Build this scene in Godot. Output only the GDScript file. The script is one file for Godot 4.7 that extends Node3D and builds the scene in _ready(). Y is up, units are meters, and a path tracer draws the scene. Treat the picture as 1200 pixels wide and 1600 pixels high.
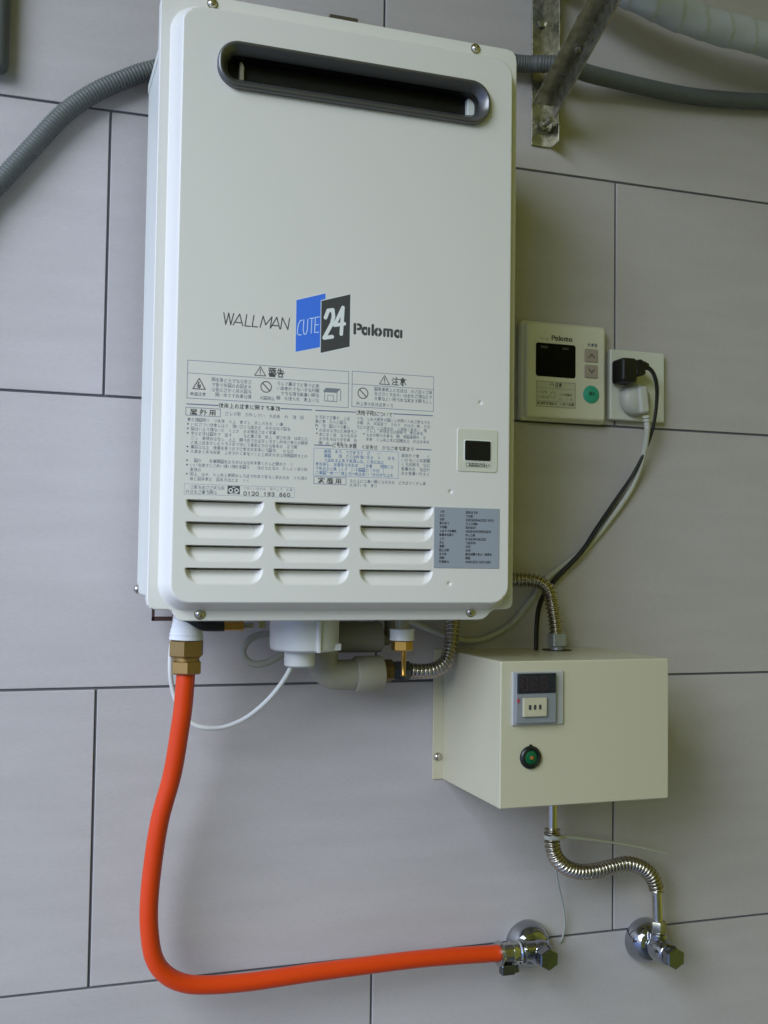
extends Node3D
# ---------------------------------------------------------------- mesh builder
class MB:
	var v := PackedVector3Array()
	var n := PackedVector3Array()
	var t := PackedVector2Array()
	var ix := PackedInt32Array()
	func vert(p: Vector3, nn: Vector3, uv := Vector2.ZERO) -> int:
		v.push_back(p); n.push_back(nn.normalized()); t.push_back(uv)
		return v.size() - 1
	func tri(a: int, b: int, c: int) -> void:
		var g := (v[b] - v[a]).cross(v[c] - v[a])
		if g.dot(n[a] + n[b] + n[c]) > 0.0:
			ix.append_array(PackedInt32Array([a, c, b]))
		else:
			ix.append_array(PackedInt32Array([a, b, c]))
	func quad(a: Vector3, b: Vector3, c: Vector3, d: Vector3, nn: Vector3) -> void:
		var i := vert(a, nn, Vector2(0, 1)); vert(b, nn, Vector2(1, 1)); vert(c, nn, Vector2(1, 0)); vert(d, nn, Vector2(0, 0))
		tri(i, i + 1, i + 2); tri(i, i + 2, i + 3)
	# flat upright sheet facing +z, uv over its face
	func sheet(x0: float, x1: float, y0: float, y1: float, z: float) -> void:
		quad(Vector3(x0, y0, z), Vector3(x1, y0, z), Vector3(x1, y1, z), Vector3(x0, y1, z), Vector3(0, 0, 1))
	# box with rounded edges; c centre, s full size
	func rbox(c: Vector3, s: Vector3, r := 0.002, k := 3, basis := Basis.IDENTITY) -> void:
		var h := s * 0.5
		r = minf(r, minf(h.x, minf(h.y, h.z)) * 0.98)
		var inn := h - Vector3(r, r, r)
		for ax in 3:
			for sg: float in [-1.0, 1.0]:
				var u := (ax + 1) % 3
				var w := (ax + 2) % 3
				var lines := []
				for side: float in [-1.0, 1.0]:
					for i in k + 1:
						var f := float(i) / k
						var ang := PI / 4 * ((1.0 - f) if side < 0 else f)
						lines.append([side, side * tan(ang)])
				var m := lines.size()
				var b0 := v.size()
				for a in m:
					for b in m:
						var d := Vector3.ZERO
						d[ax] = sg; d[u] = lines[a][1]; d[w] = lines[b][1]
						d = d.normalized()
						var p := Vector3.ZERO
						p[ax] = sg * inn[ax]; p[u] = lines[a][0] * inn[u]; p[w] = lines[b][0] * inn[w]
						vert(c + basis * (p + d * r), basis * d, Vector2(float(a) / m, float(b) / m))
				for a in m - 1:
					for b in m - 1:
						var q := b0 + a * m + b
						tri(q, q + 1, q + m); tri(q + 1, q + m + 1, q + m)
	# swept round tube; rad(s, theta) gives its radius
	func tube(ctrl: Array, rad: Callable, seg := 14, step := 0.004, caps := true) -> void:
		var pts := MB.smooth_path(ctrl, step)
		var rows := pts.size()
		var e1 := Vector3.ZERO
		var ring := PackedVector3Array()
		var cs := PackedVector3Array()
		var s := 0.0
		for i in rows:
			var tg: Vector3 = (pts[mini(i + 1, rows - 1)] - pts[maxi(i - 1, 0)]).normalized()
			if i == 0:
				e1 = tg.cross(Vector3(0.31, 0.2, 0.93)).normalized()
			else:
				e1 = (e1 - tg * e1.dot(tg)).normalized()
				s += pts[i].distance_to(pts[i - 1])
			var e2 := tg.cross(e1)
			for j in seg:
				var th := TAU * j / seg
				ring.push_back(pts[i] + (e1 * cos(th) + e2 * sin(th)) * float(rad.call(s, th)))
			cs.push_back(pts[i])
		var b0 := v.size()
		for i in rows:
			for j in seg:
				var du := ring[i * seg + (j + 1) % seg] - ring[i * seg + (j + seg - 1) % seg]
				var dv := ring[mini(i + 1, rows - 1) * seg + j] - ring[maxi(i - 1, 0) * seg + j]
				var nn := du.cross(dv)
				if nn.dot(ring[i * seg + j] - cs[i]) < 0: nn = -nn
				vert(ring[i * seg + j], nn)
		for i in rows - 1:
			for j in seg:
				var a := b0 + i * seg + j
				var b := b0 + i * seg + (j + 1) % seg
				tri(a, b, a + seg); tri(b, b + seg, a + seg)
		if caps:
			for e: int in [0, rows - 1]:
				var nn: Vector3 = (cs[e] - cs[1 if e == 0 else e - 1]).normalized()
				var ci := vert(cs[e], nn)
				for j in seg: vert(ring[e * seg + j], nn)
				for j in seg: tri(ci, ci + 1 + j, ci + 1 + (j + 1) % seg)
	static func smooth_path(ctrl: Array, step: float) -> Array:
		var out := []
		for i in ctrl.size() - 1:
			var p0: Vector3 = ctrl[maxi(i - 1, 0)]
			var p1: Vector3 = ctrl[i]
			var p2: Vector3 = ctrl[i + 1]
			var p3: Vector3 = ctrl[mini(i + 2, ctrl.size() - 1)]
			var k := maxi(1, int(ceil(p1.distance_to(p2) / step)))
			for j in k:
				out.append(p1.cubic_interpolate(p2, p0, p3, float(j) / k))
		out.append(ctrl[-1])
		if ctrl.size() < 3: return out
		# resample evenly
		var even := [out[0]]
		var acc := 0.0
		for i in range(1, out.size()):
			var a: Vector3 = out[i - 1]
			var b: Vector3 = out[i]
			var l := a.distance_to(b)
			var from := 0.0
			while acc + (l - from) >= step:
				from += step - acc
				acc = 0.0
				even.append(a.lerp(b, from / l))
			acc += l - from
		even.append(out[-1])
		return even
	# turned shape: profile of Vector2(radius, height along axis)
	func lathe(o: Vector3, axis: Vector3, prof: Array, seg := 28, facets := false, spin := 0.0) -> void:
		axis = axis.normalized()
		var e1 := axis.cross(Vector3(0.0, 0.0, 1.0) if absf(axis.z) < 0.9 else Vector3(0, 1, 0)).normalized()
		var e2 := axis.cross(e1)
		var sn := []
		for k in prof.size() - 1:
			var d: Vector2 = prof[k + 1] - prof[k]
			sn.append(Vector2(d.y, -d.x).normalized())
		for k in prof.size() - 1:
			var n0: Vector2 = sn[k]
			var n1: Vector2 = sn[k]
			if k > 0 and sn[k].dot(sn[k - 1]) > 0.75: n0 = (sn[k] + sn[k - 1]).normalized()
			if k < sn.size() - 1 and sn[k].dot(sn[k + 1]) > 0.75: n1 = (sn[k] + sn[k + 1]).normalized()
			var pa: Vector2 = prof[k]
			var pb: Vector2 = prof[k + 1]
			for j in seg:
				var t0 := TAU * j / seg + spin
				var t1 := TAU * (j + 1) / seg + spin
				var q0 := e1 * cos(t0) + e2 * sin(t0)
				var q1 := e1 * cos(t1) + e2 * sin(t1)
				var m0 := q0
				var m1 := q1
				if facets:
					m0 = (q0 + q1).normalized(); m1 = m0
				var a := vert(o + q0 * pa.x + axis * pa.y, m0 * n0.x + axis * n0.y)
				vert(o + q1 * pa.x + axis * pa.y, m1 * n0.x + axis * n0.y)
				vert(o + q1 * pb.x + axis * pb.y, m1 * n1.x + axis * n1.y)
				vert(o + q0 * pb.x + axis * pb.y, m0 * n1.x + axis * n1.y)
				if pa.x > 1e-6: tri(a, a + 1, a + 2)
				if pb.x > 1e-6: tri(a, a + 2, a + 3)
	# hexagonal nut body with chamfered ends
	func hex(o: Vector3, axis: Vector3, r: float, h: float, spin := 0.0) -> void:
		lathe(o, axis, [Vector2(0, 0), Vector2(r * 0.9, 0), Vector2(r, h * 0.1), Vector2(r, h * 0.9), Vector2(r * 0.9, h), Vector2(0, h)], 6, true, spin)
	# outline in the xy plane, pulled out from z0 to z1 with a small bevel on its front edge
	func slab(poly: PackedVector2Array, z0: float, z1: float, bev := 0.0006) -> void:
		if Geometry2D.is_polygon_clockwise(poly): poly.reverse()
		var m := poly.size()
		var inner := PackedVector2Array()
		var nm := PackedVector2Array()
		for i in m:
			var d0 := (poly[i] - poly[(i + m - 1) % m]).normalized()
			var d1 := (poly[(i + 1) % m] - poly[i]).normalized()
			var a0 := Vector2(d0.y, -d0.x)
			var a1 := Vector2(d1.y, -d1.x)
			var mm := (a0 + a1).normalized()
			nm.push_back(mm)
			inner.push_back(poly[i] - mm * bev / maxf(0.4, mm.dot(a0)))
		for i in m:
			var j := (i + 1) % m
			var d := (poly[j] - poly[i]).normalized()
			var o := Vector3(d.y, -d.x, 0)
			quad(Vector3(poly[i].x, poly[i].y, z0), Vector3(poly[j].x, poly[j].y, z0), Vector3(poly[j].x, poly[j].y, z1 - bev), Vector3(poly[i].x, poly[i].y, z1 - bev), o)
			quad(Vector3(poly[i].x, poly[i].y, z1 - bev), Vector3(poly[j].x, poly[j].y, z1 - bev), Vector3(inner[j].x, inner[j].y, z1), Vector3(inner[i].x, inner[i].y, z1), o + Vector3(0, 0, 1))
		var f := Geometry2D.triangulate_polygon(inner)
		var b0 := v.size()
		for p in inner: vert(Vector3(p.x, p.y, z1), Vector3(0, 0, 1))
		for i in range(0, f.size(), 3): tri(b0 + f[i], b0 + f[i + 1], b0 + f[i + 2])
		b0 = v.size()
		f = Geometry2D.triangulate_polygon(poly)
		for p in poly: vert(Vector3(p.x, p.y, z0), Vector3(0, 0, -1))
		for i in range(0, f.size(), 3): tri(b0 + f[i], b0 + f[i + 1], b0 + f[i + 2])
	# band swept round a closed outline: prof of Vector2(offset outwards, z)
	func band(poly: PackedVector2Array, prof: Array) -> void:
		if Geometry2D.is_polygon_clockwise(poly): poly.reverse()
		var m := poly.size()
		var nm := PackedVector2Array()
		for i in m:
			var d := (poly[(i + 1) % m] - poly[(i + m - 1) % m]).normalized()
			nm.push_back(Vector2(d.y, -d.x))
		var sn := []
		for k in prof.size() - 1:
			var d: Vector2 = prof[k + 1] - prof[k]
			sn.append(Vector2(d.y, -d.x).normalized())
		for k in prof.size() - 1:
			var n0: Vector2 = sn[k]
			var n1: Vector2 = sn[k]
			if k > 0 and sn[k].dot(sn[k - 1]) > 0.6: n0 = (sn[k] + sn[k - 1]).normalized()
			if k < sn.size() - 1 and sn[k].dot(sn[k + 1]) > 0.6: n1 = (sn[k] + sn[k + 1]).normalized()
			var b0 := v.size()
			for i in m:
				var pa: Vector2 = poly[i] + nm[i] * prof[k].x
				var pb: Vector2 = poly[i] + nm[i] * prof[k + 1].x
				vert(Vector3(pa.x, pa.y, prof[k].y), Vector3(nm[i].x * n0.x, nm[i].y * n0.x, n0.y))
				vert(Vector3(pb.x, pb.y, prof[k + 1].y), Vector3(nm[i].x * n1.x, nm[i].y * n1.x, n1.y))
			for i in m:
				var a := b0 + i * 2
				var b := b0 + ((i + 1) % m) * 2
				tri(a, b, b + 1); tri(a, b + 1, a + 1)
	func mesh() -> ArrayMesh:
		var arr := []
		arr.resize(Mesh.ARRAY_MAX)
		arr[Mesh.ARRAY_VERTEX] = v; arr[Mesh.ARRAY_NORMAL] = n; arr[Mesh.ARRAY_TEX_UV] = t; arr[Mesh.ARRAY_INDEX] = ix
		var am := ArrayMesh.new()
		am.add_surface_from_arrays(Mesh.PRIMITIVE_TRIANGLES, arr)
		return am

static func rrect(x0: float, x1: float, y0: float, y1: float, r: float, k := 8) -> PackedVector2Array:
	var p := PackedVector2Array()
	for q in 4:
		var c := Vector2([x1 - r, x0 + r, x0 + r, x1 - r][q], [y1 - r, y1 - r, y0 + r, y0 + r][q])
		for i in k + 1:
			var a := PI / 2 * (q + float(i) / k)
			p.push_back(c + Vector2(cos(a), sin(a)) * r)
	return p

# ---------------------------------------------------------------- ink: strokes drawn into a picture
class Ink:
	var img: Image
	var s: float
	var x0: float
	var y1: float
	func _init(ax0: float, ax1: float, ay0: float, ay1: float, scale: float, base: Color) -> void:
		x0 = ax0; y1 = ay1; s = scale
		img = Image.create(int((ax1 - ax0) * s), int((ay1 - ay0) * s), false, Image.FORMAT_RGBA8)
		img.fill(base)
	func px(p: Vector2) -> Vector2:
		return Vector2((p.x - x0) * s, (y1 - p.y) * s)
	func line(a: Vector2, b: Vector2, w: float, c: Color) -> void:
		var A := px(a)
		var B := px(b)
		var h := w * s * 0.5
		var ab := B - A
		var l2 := maxf(ab.length_squared(), 1e-6)
		for y in range(maxi(0, int(minf(A.y, B.y) - h - 1)), mini(img.get_height(), int(maxf(A.y, B.y) + h + 2))):
			for x in range(maxi(0, int(minf(A.x, B.x) - h - 1)), mini(img.get_width(), int(maxf(A.x, B.x) + h + 2))):
				var p := Vector2(x + 0.5, y + 0.5)
				var d := p.distance_to(A + ab * clampf((p - A).dot(ab) / l2, 0, 1))
				var k := clampf(h - d + 0.5, 0, 1) * c.a
				if k > 0:
					img.set_pixel(x, y, img.get_pixel(x, y).lerp(Color(c.r, c.g, c.b), k))
	func poly(pts: Array, c: Color) -> void:
		var q := PackedVector2Array()
		var lo := Vector2(1e9, 1e9)
		var hi := -lo
		for p: Vector2 in pts:
			var z := px(p)
			q.push_back(z); lo = lo.min(z); hi = hi.max(z)
		for y in range(maxi(0, int(lo.y)), mini(img.get_height(), int(hi.y) + 2)):
			for x in range(maxi(0, int(lo.x)), mini(img.get_width(), int(hi.x) + 2)):
				var k := 0.0
				for sub in 4:
					if Geometry2D.is_point_in_polygon(Vector2(x + 0.25 + 0.5 * (sub % 2), y + 0.25 + 0.5 * (sub / 2)), q): k += 0.25
				if k > 0: img.set_pixel(x, y, img.get_pixel(x, y).lerp(c, k))
	func arc(c: Vector2, rx: float, ry: float, a0: float, a1: float, w: float, col: Color) -> void:
		var k := 20
		for i in k:
			var t0 := deg_to_rad(lerpf(a0, a1, float(i) / k))
			var t1 := deg_to_rad(lerpf(a0, a1, float(i + 1) / k))
			line(c + Vector2(cos(t0) * rx, sin(t0) * ry), c + Vector2(cos(t1) * rx, sin(t1) * ry), w, col)
	func frame(a: float, b: float, c: float, d: float, w: float, col: Color) -> void:
		line(Vector2(a, c), Vector2(b, c), w, col); line(Vector2(a, d), Vector2(b, d), w, col)
		line(Vector2(a, c), Vector2(a, d), w, col); line(Vector2(b, c), Vector2(b, d), w, col)
	# a glyph: strokes «xy-xy-xy» on a grid of 0..9, y down; slope raises the baseline along x
	func glyph(g: String, x: float, y: float, w: float, h: float, pen: float, col: Color, slant := 0.0, slope := 0.0) -> void:
		for st in g.split(" ", false):
			var prev := Vector2.ZERO
			var k := 0
			for pt in st.split("-"):
				var u := float(pt[0]) / 8.0
				var t := 1.0 - float(pt[1]) / 8.0
				var p := Vector2(x + u * w + t * h * slant, y + t * h + u * w * slope)
				if k: line(prev, p, pen, col)
				prev = p; k += 1
	func row(text: String, x: float, y: float, w: float, h: float, gap: float, pen: float, col: Color, slant := 0.0) -> void:
		for ch in text:
			if Ink.G.has(ch): glyph(Ink.G[ch], x, y, w, h, pen, col, slant)
			x += w + gap
	# fine print too small to read in the photograph: characters of mixed density from a to b
	func mumble(a: float, b: float, y: float, h: float, pen: float, col: Color, rng: RandomNumberGenerator, gaps := 0.08) -> void:
		var keys := "のにはいをしてるすまくなさとがり上使用意注告外家事項関機器火水本"
		var x := a
		while x + h * 0.8 < b:
			if rng.randf() > gaps:
				var cc := col
				cc.a *= rng.randf_range(0.55, 1.0)
				glyph(Ink.G[keys[rng.randi() % keys.length()]], x, y, h * 0.82, h * 0.92, pen, cc)
			x += h * 1.02
	static var G := {
		"の": "52-31-14-17-28-35-52-74-77-58", "に": "11-14-18 42-82 45-47-88", "は": "11-18 33-83 61-68-47-58-87", "い": "12-16-27 72-86",
		"を": "12-72 40-25-45-85 84-47-58-88", "し": "31-37-58-85", "て": "12-82-45-47-68", "る": "21-71-24-64-86-68-47", "す": "12-82 51-55-36-45-56-48",
		"ま": "12-72 14-74 41-47-28-17-77", "く": "61-25-68", "な": "12-52 31-15 62-84 64-67-48-37-56-88", "さ": "12-82 51-75 15-28-78", "と": "31-44 72-24-17-28-78",
		"が": "12-52-57-38 31-18 72-85", "り": "21-25 61-65-48", "上": "40-48 44-74 08-88", "使": "20-03 13-18 32-82 43-73-75-45-43 60-65-38 47-88",
		"用": "11-71-78 11-16-08 14-74 16-76 41-48", "意": "40-41 12-72 31-32 51-52 02-82 23-63-65-25-23 24-64 16-17 36-38-58 46-47 76-87",
		"注": "11-22 03-14 08-25 50-61 32-82 35-75 28-88 52-58", "告": "20-12 42-40 12-72 04-84 41-44 25-65-68-28-25", "外": "20-05 12-42-34-08 14-25 61-68 63-85",
		"家": "40-41 02-01-81-82 23-63 43-07 34-47-37 45-18 65-44-88", "事": "01-81 23-63-62-22 05-85 24-74-76-26 07-77 40-48-38", "項": "01-31 21-26 07-37 41-81 51-52-82-87-52-54 54-84 56-86 58-48 77-88",
		"関": "00-08 00-30-33-03 50-80-88 50-53-83 24-64 15-75 44-45 45-28 45-68", "機": "10-18 03-33 14-06 41-44-38 34-74 51-55-88 61-62 46-48", "器": "00-30-32-02-00 50-80-82-50 04-84 44-06 44-86 06-36-38-08-06 56-86-88-58-56",
		"火": "40-44-18 44-88 12-24 72-64", "水": "40-48-38 02-32-07 44-88 72-54", "本": "02-82 40-48 42-07 42-87 26-66", "屋": "01-71-73-13 11-08 24-74 44-26-66 57-68 46-48 27-77 18-88",
		"内": "12-18 12-72-78 40-43-26 43-66", "庭": "50-51 11-81 12-08 32-36-28 55-85 53-83 62-67 47-87 22-42-24-44-28-88", "警": "00-80 20-21 60-61 02-32-35-15 12-15 50-42 42-82-55 53-85 06-86 17-77 18-28-68-78 44-45 46-66",
		"凍": "01-12 08-26 31-81 41-44-74-71 42-73 55-50 52-88 57-38", "結": "20-02-22-05 03-35 14-18 31-81 50-53 43-73 44-48-78-74-44", "予": "10-70-43 24-33 04-84-75 44-48-38",
		"防": "00-08 00-30-14-36-05 31-81 55-50 53-48 53-83-88-68", "つ": "03-62-84-86-58-38", "こ": "12-72 17-28-78", "ー": "14-84", "禁": "01-31 20-04 21-34 51-81 70-54 71-84 16-76 46-48 26-18 66-78 25-75",
		"止": "40-47 45-75 13-17 08-88", "高": "40-41 02-82 23-63-64-24-23 08-05-85-88 36-56-57-37-36", "温": "11-22 04-15 08-25 31-71-74-34-31 32-72 35-38-78-75-35 55-58 28-88",
		"0": "20-60-82-86-68-28-06-02-20", "1": "22-40-48", "2": "02-20-60-82-84-08-88", "3": "01-20-60-82-64-34 64-86-68-28-07", "4": "60-05-85 60-68", "6": "70-30-04-07-28-68-86-64-24-05", "8": "20-60-72-64-24-12-20 24-06-28-68-86-64", "9": "08-58-84-81-60-20-02-14-44-83", "-": "24-64",
	}

# ---------------------------------------------------------------- things and parts
func thing(called: String, label: String, category: String, at: Vector3, group := "") -> Node3D:
	var o := Node3D.new()
	o.name = called
	add_child(o, true)
	o.position = at
	tag(o, label, category, group)
	return o

func tag(o: Node, label: String, category: String, group := "") -> void:
	o.set_meta("label", label); o.set_meta("category", category)
	if group: o.set_meta("group", group)

func tally(base: String, parent: Node) -> String:
	var k := 0
	var nm := base
	while parent.has_node(NodePath(nm)):
		k += 1
		nm = "%s_%03d" % [base, k]
	return nm

# shapes are given in world measure; a part is moved back by where its thing stands
func part(called: String, mb: MB, m: Material, parent: Node3D, label := "") -> MeshInstance3D:
	return place(called, mb.mesh(), m, parent, label)

func place(called: String, mesh: Mesh, m: Material, parent: Node3D, label := "") -> MeshInstance3D:
	var o := MeshInstance3D.new()
	o.mesh = mesh
	o.material_override = m
	o.name = tally(called, parent)
	parent.add_child(o, true)
	if parent != self and parent.get_parent() == self: o.position = -parent.position
	if label: o.set_meta("label", label)
	return o

func mat(c: Color, rough := 0.5, metal := 0.0, spec := 0.5) -> StandardMaterial3D:
	var m := StandardMaterial3D.new()
	m.albedo_color = c; m.roughness = rough; m.metallic = metal; m.metallic_specular = spec
	return m

func noise_tex(freq: float, a: Color, b: Color, sd: int, w := 512, h := 512, octaves := 4) -> NoiseTexture2D:
	var nz := FastNoiseLite.new()
	nz.seed = sd; nz.frequency = freq; nz.fractal_octaves = octaves
	var g := Gradient.new()
	g.set_color(0, a); g.set_color(1, b)
	var t := NoiseTexture2D.new()
	t.width = w; t.height = h; t.seamless = true; t.noise = nz; t.color_ramp = g
	return t

func ink_mat(k: Ink, rough := 0.4) -> StandardMaterial3D:
	var m := StandardMaterial3D.new()
	k.img.generate_mipmaps()
	m.albedo_texture = ImageTexture.create_from_image(k.img)
	m.texture_repeat = false
	m.roughness = rough
	return m

func V(x: float, y: float, z: float) -> Vector3: return Vector3(x, y, z)
func rings(r: float, pitch: float, depth: float, sharp := 1.0) -> Callable:
	return func(s: float, _t: float) -> float: return r - depth * pow(0.5 - 0.5 * cos(TAU * s / pitch), sharp)
func even(r: float) -> Callable:
	return func(_s: float, _t: float) -> float: return r

var M := {}
const PANEL := 0.18          # front of the heater's raised cover
const PLATE := 0.16          # front of its flange
var louvre_x := [[0.0606, 0.1318], [0.1408, 0.2130], [0.2226, 0.2966]]
var louvre_y := [0.4857, 0.4661, 0.4452, 0.4250]

func _ready() -> void:
	# ---- camera
	var cam := Camera3D.new()
	cam.name = "camera"
	cam.position = V(-0.07782, 0.43331, 1.14369)
	cam.rotation = Vector3(0.0456465, -0.3245279, 0.01342996)
	cam.fov = 50.7147
	cam.near = 0.02; cam.far = 400.0
	add_child(cam)
	cam.current = true
	# ---- sky, sun, exposure
	var sky := ProceduralSkyMaterial.new()
	sky.sky_top_color = Color(0.30, 0.48, 0.95); sky.sky_horizon_color = Color(0.60, 0.76, 1.0)
	sky.sky_curve = 0.2
	sky.ground_bottom_color = Color(0.30, 0.29, 0.25); sky.ground_horizon_color = Color(0.62, 0.64, 0.62)
	sky.sun_angle_max = 0.0
	var env := Environment.new()
	env.background_mode = Environment.BG_SKY
	env.sky = Sky.new(); env.sky.sky_material = sky
	env.background_energy_multiplier = 1.0
	env.tonemap_mode = Environment.TONE_MAPPER_LINEAR
	env.tonemap_exposure = 4.05
	env.sdfgi_enabled = true; env.ssao_enabled = true; env.ssil_enabled = true
	var we := WorldEnvironment.new()
	we.name = "world"; we.environment = env
	add_child(we)
	var sun := DirectionalLight3D.new()
	sun.name = "sun"
	sun.light_energy = 0.26; sun.light_angular_distance = 40.0; sun.light_color = Color(0.88, 0.93, 1.0)
	sun.shadow_enabled = true
	add_child(sun)
	sun.look_at_from_position(V(-3.2, 3.0, 3.2), V(0, 0.6, 0))

	materials()
	setting()
	heater()
	control_box()
	remote()
	outlet()
	bracket_and_pipes()
	hoses()
	valves()

func materials() -> void:
	M.paint = mat(Color(0.90, 0.885, 0.85), 0.33)
	M.body_paint = mat(Color(0.88, 0.885, 0.85), 0.4)
	M.cream = mat(Color(0.79, 0.765, 0.655), 0.28)
	M.dark_plastic = mat(Color(0.20, 0.20, 0.20), 0.4, 0.3)
	M.vent = mat(Color(0.43, 0.425, 0.42), 0.3, 0.6)
	M.black = mat(Color(0.03, 0.03, 0.03), 0.5)
	M.screen = mat(Color(0.05, 0.05, 0.055), 0.12, 0.0, 0.25)
	M.steel = mat(Color(0.80, 0.78, 0.74), 0.24, 1.0)
	M.flex = mat(Color(0.72, 0.69, 0.62), 0.22, 1.0)
	M.chrome = mat(Color(0.66, 0.67, 0.69), 0.09, 1.0)
	M.galv = mat(Color(0.76, 0.75, 0.70), 0.36, 0.85)
	M.galv.roughness_texture = noise_tex(0.03, Color(0.55, 0.55, 0.55), Color(1, 1, 1), 9, 256, 256)
	M.galv.uv1_triplanar = true; M.galv.uv1_scale = V(6, 6, 6)
	M.galv.albedo_texture = noise_tex(0.045, Color(0.66, 0.65, 0.61), Color(1, 1, 0.98), 19, 256, 256)
	M.brass = mat(Color(0.72, 0.56, 0.28), 0.3, 0.9)
	M.dull_brass = mat(Color(0.63, 0.51, 0.31), 0.42, 0.8)
	M.white_plastic = mat(Color(0.86, 0.86, 0.84), 0.4)
	M.tape = mat(Color(0.90, 0.90, 0.91), 0.7)
	M.pvc = mat(Color(0.62, 0.60, 0.52), 0.45)
	M.lag = mat(Color(0.53, 0.51, 0.44), 0.7)
	M.orange = mat(Color(0.86, 0.26, 0.05), 0.38)
	M.conduit = mat(Color(0.355, 0.37, 0.36), 0.55)
	M.rubber = mat(Color(0.06, 0.06, 0.06), 0.5)
	M.cord_white = mat(Color(0.74, 0.74, 0.70), 0.45)
	M.brown = mat(Color(0.30, 0.21, 0.19), 0.6, 0.3)
	M.remote = mat(Color(0.86, 0.845, 0.77), 0.42)
	M.wrap = mat(Color(0.72, 0.74, 0.75), 0.6)
	M.grout = mat(Color(0.40, 0.40, 0.42), 0.9)

# ---------------------------------------------------------------- the setting
func setting() -> void:
	var wall := Node3D.new()
	wall.name = "wall"
	wall.set_meta("kind", "structure")
	add_child(wall)
	var g := MB.new()
	g.rbox(V(0.6, 0.45, -0.1022), V(4.8, 2.7, 0.2), 0.001, 1)
	part("grout", g, M.grout, wall)
	# one tile mesh, a few tones
	var tm := MB.new()
	tm.rbox(V(0, 0, -0.006), V(0.5974, 0.2974, 0.012), 0.0008, 2)
	var tile_mesh := tm.mesh()
	var tones := []
	for i in 4:
		var m := StandardMaterial3D.new()
		var k: float = [0.0, 0.012, -0.010, 0.005][i]
		m.albedo_texture = noise_tex(0.012, Color(0.738 + k, 0.712 + k, 0.712 + k), Color(0.768 + k, 0.742 + k, 0.742 + k), 31 + i, 512, 512, 5)
		m.uv1_triplanar = true; m.uv1_world_triplanar = true
		m.uv1_scale = V(0.9, 5.0, 0.9)
		m.detail_enabled = true
		m.detail_albedo = noise_tex(0.25, Color(0.95, 0.95, 0.95), Color(1, 1, 1), 77, 512, 512, 2)
		m.detail_blend_mode = BaseMaterial3D.BLEND_MODE_MUL
		m.uv2_triplanar = true; m.uv2_world_triplanar = true; m.uv2_scale = V(3, 3, 3)
		m.roughness = 0.5
		tones.append(m)
	var rng := RandomNumberGenerator.new()
	rng.seed = 4
	for r in range(-3, 6):
		for c in range(-3, 5):
			var x := 0.6 * c + 0.3 + (0.3 if r % 2 else 0.0)
			var t := place("tile", tile_mesh, tones[rng.randi() % 4], wall)
			t.position = V(x, 0.3 * r + 0.15, 0.0)
			t.rotation = V(rng.randf_range(-0.0008, 0.0008), rng.randf_range(-0.0008, 0.0008), 0)
	# the covered passage the heater hangs in
	var gm := mat(Color(0.56, 0.56, 0.55), 0.8)
	gm.albedo_texture = noise_tex(0.02, Color(0.8, 0.8, 0.8), Color(1, 1, 1), 5)
	gm.uv1_triplanar = true; gm.uv1_scale = V(0.7, 0.7, 0.7)
	struct("ground", V(0, -1.0, 20), V(120, 0.2, 120), gm)
	var plaster := mat(Color(0.80, 0.75, 0.36), 0.85)
	struct("passage_ceiling", V(0.45, 1.9, 1.10), V(2.5, 0.2, 2.2), mat(Color(0.86, 0.80, 0.26), 0.85))
	struct("parapet", V(0.30, 0.21, 1.95), V(2.56, 2.22, 0.2), plaster)
	struct("hillside", V(8.0, 3.5, 8.5), V(22.0, 9.0, 2.0), mat(Color(0.58, 0.52, 0.05), 0.9))
	struct("passage_end_wall", V(1.5, 0.45, 0.925), V(0.2, 2.69, 1.84), mat(Color(0.86, 0.80, 0.28), 0.85))

func struct(called: String, c: Vector3, s: Vector3, m: Material) -> void:
	var b := MB.new()
	b.rbox(c, s, 0.01, 2)
	part(called, b, m, self).set_meta("kind", "structure")

# ---------------------------------------------------------------- the heater
func raise(x: float, y: float) -> float:
	var q := Vector2(absf(x - 0.21225) - 0.17225 + 0.026, absf(y - 0.6645) - 0.279 + 0.026)
	var d := 0.026 - (Vector2(maxf(q.x, 0), maxf(q.y, 0)).length() + minf(maxf(q.x, q.y), 0))
	var h := 0.0199 * smoothstep(0.0, 1.0, d / 0.0098)
	for p in [Vector2(0.3443, 0.5893), Vector2(0.3137, 0.5013), Vector2(0.3134, 0.4128)]:
		var r2: float = (p - Vector2(x, y)).length_squared()
		if r2 < 0.0001: h -= 0.0014 * exp(-r2 / 0.0000026)
	return h - scoop(x, y)

func scoop(x: float, y: float) -> float:
	for ly: float in louvre_y:
		if y > ly or y < ly - 0.0146: continue
		for lx in louvre_x:
			if x < lx[0] or x > lx[1]: continue
			var vv := (ly - y) / 0.0146
			var inset := 0.0125 * (1.0 - sqrt(maxf(0, 1.0 - vv * vv)))
			var e := minf(x - lx[0], lx[1] - x) - inset
			return 0.0088 * pow(1.0 - smoothstep(0.0, 1.0, vv), 0.8) * smoothstep(0.0, 1.0, e / 0.0062)
	return 0.0

func lines(stops: Array) -> Array:   # [from, to, step] runs joined into one rising list
	var a := []
	for s in stops:
		var k := maxi(1, int(round((s[1] - s[0]) / s[2])))
		for i in k: a.append(lerpf(s[0], s[1], float(i) / k))
	a.append(stops[-1][1])
	a.sort()
	var out := [a[0]]
	for x: float in a:
		if x - out[-1] > 0.0002: out.append(x)
	return out

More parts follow.
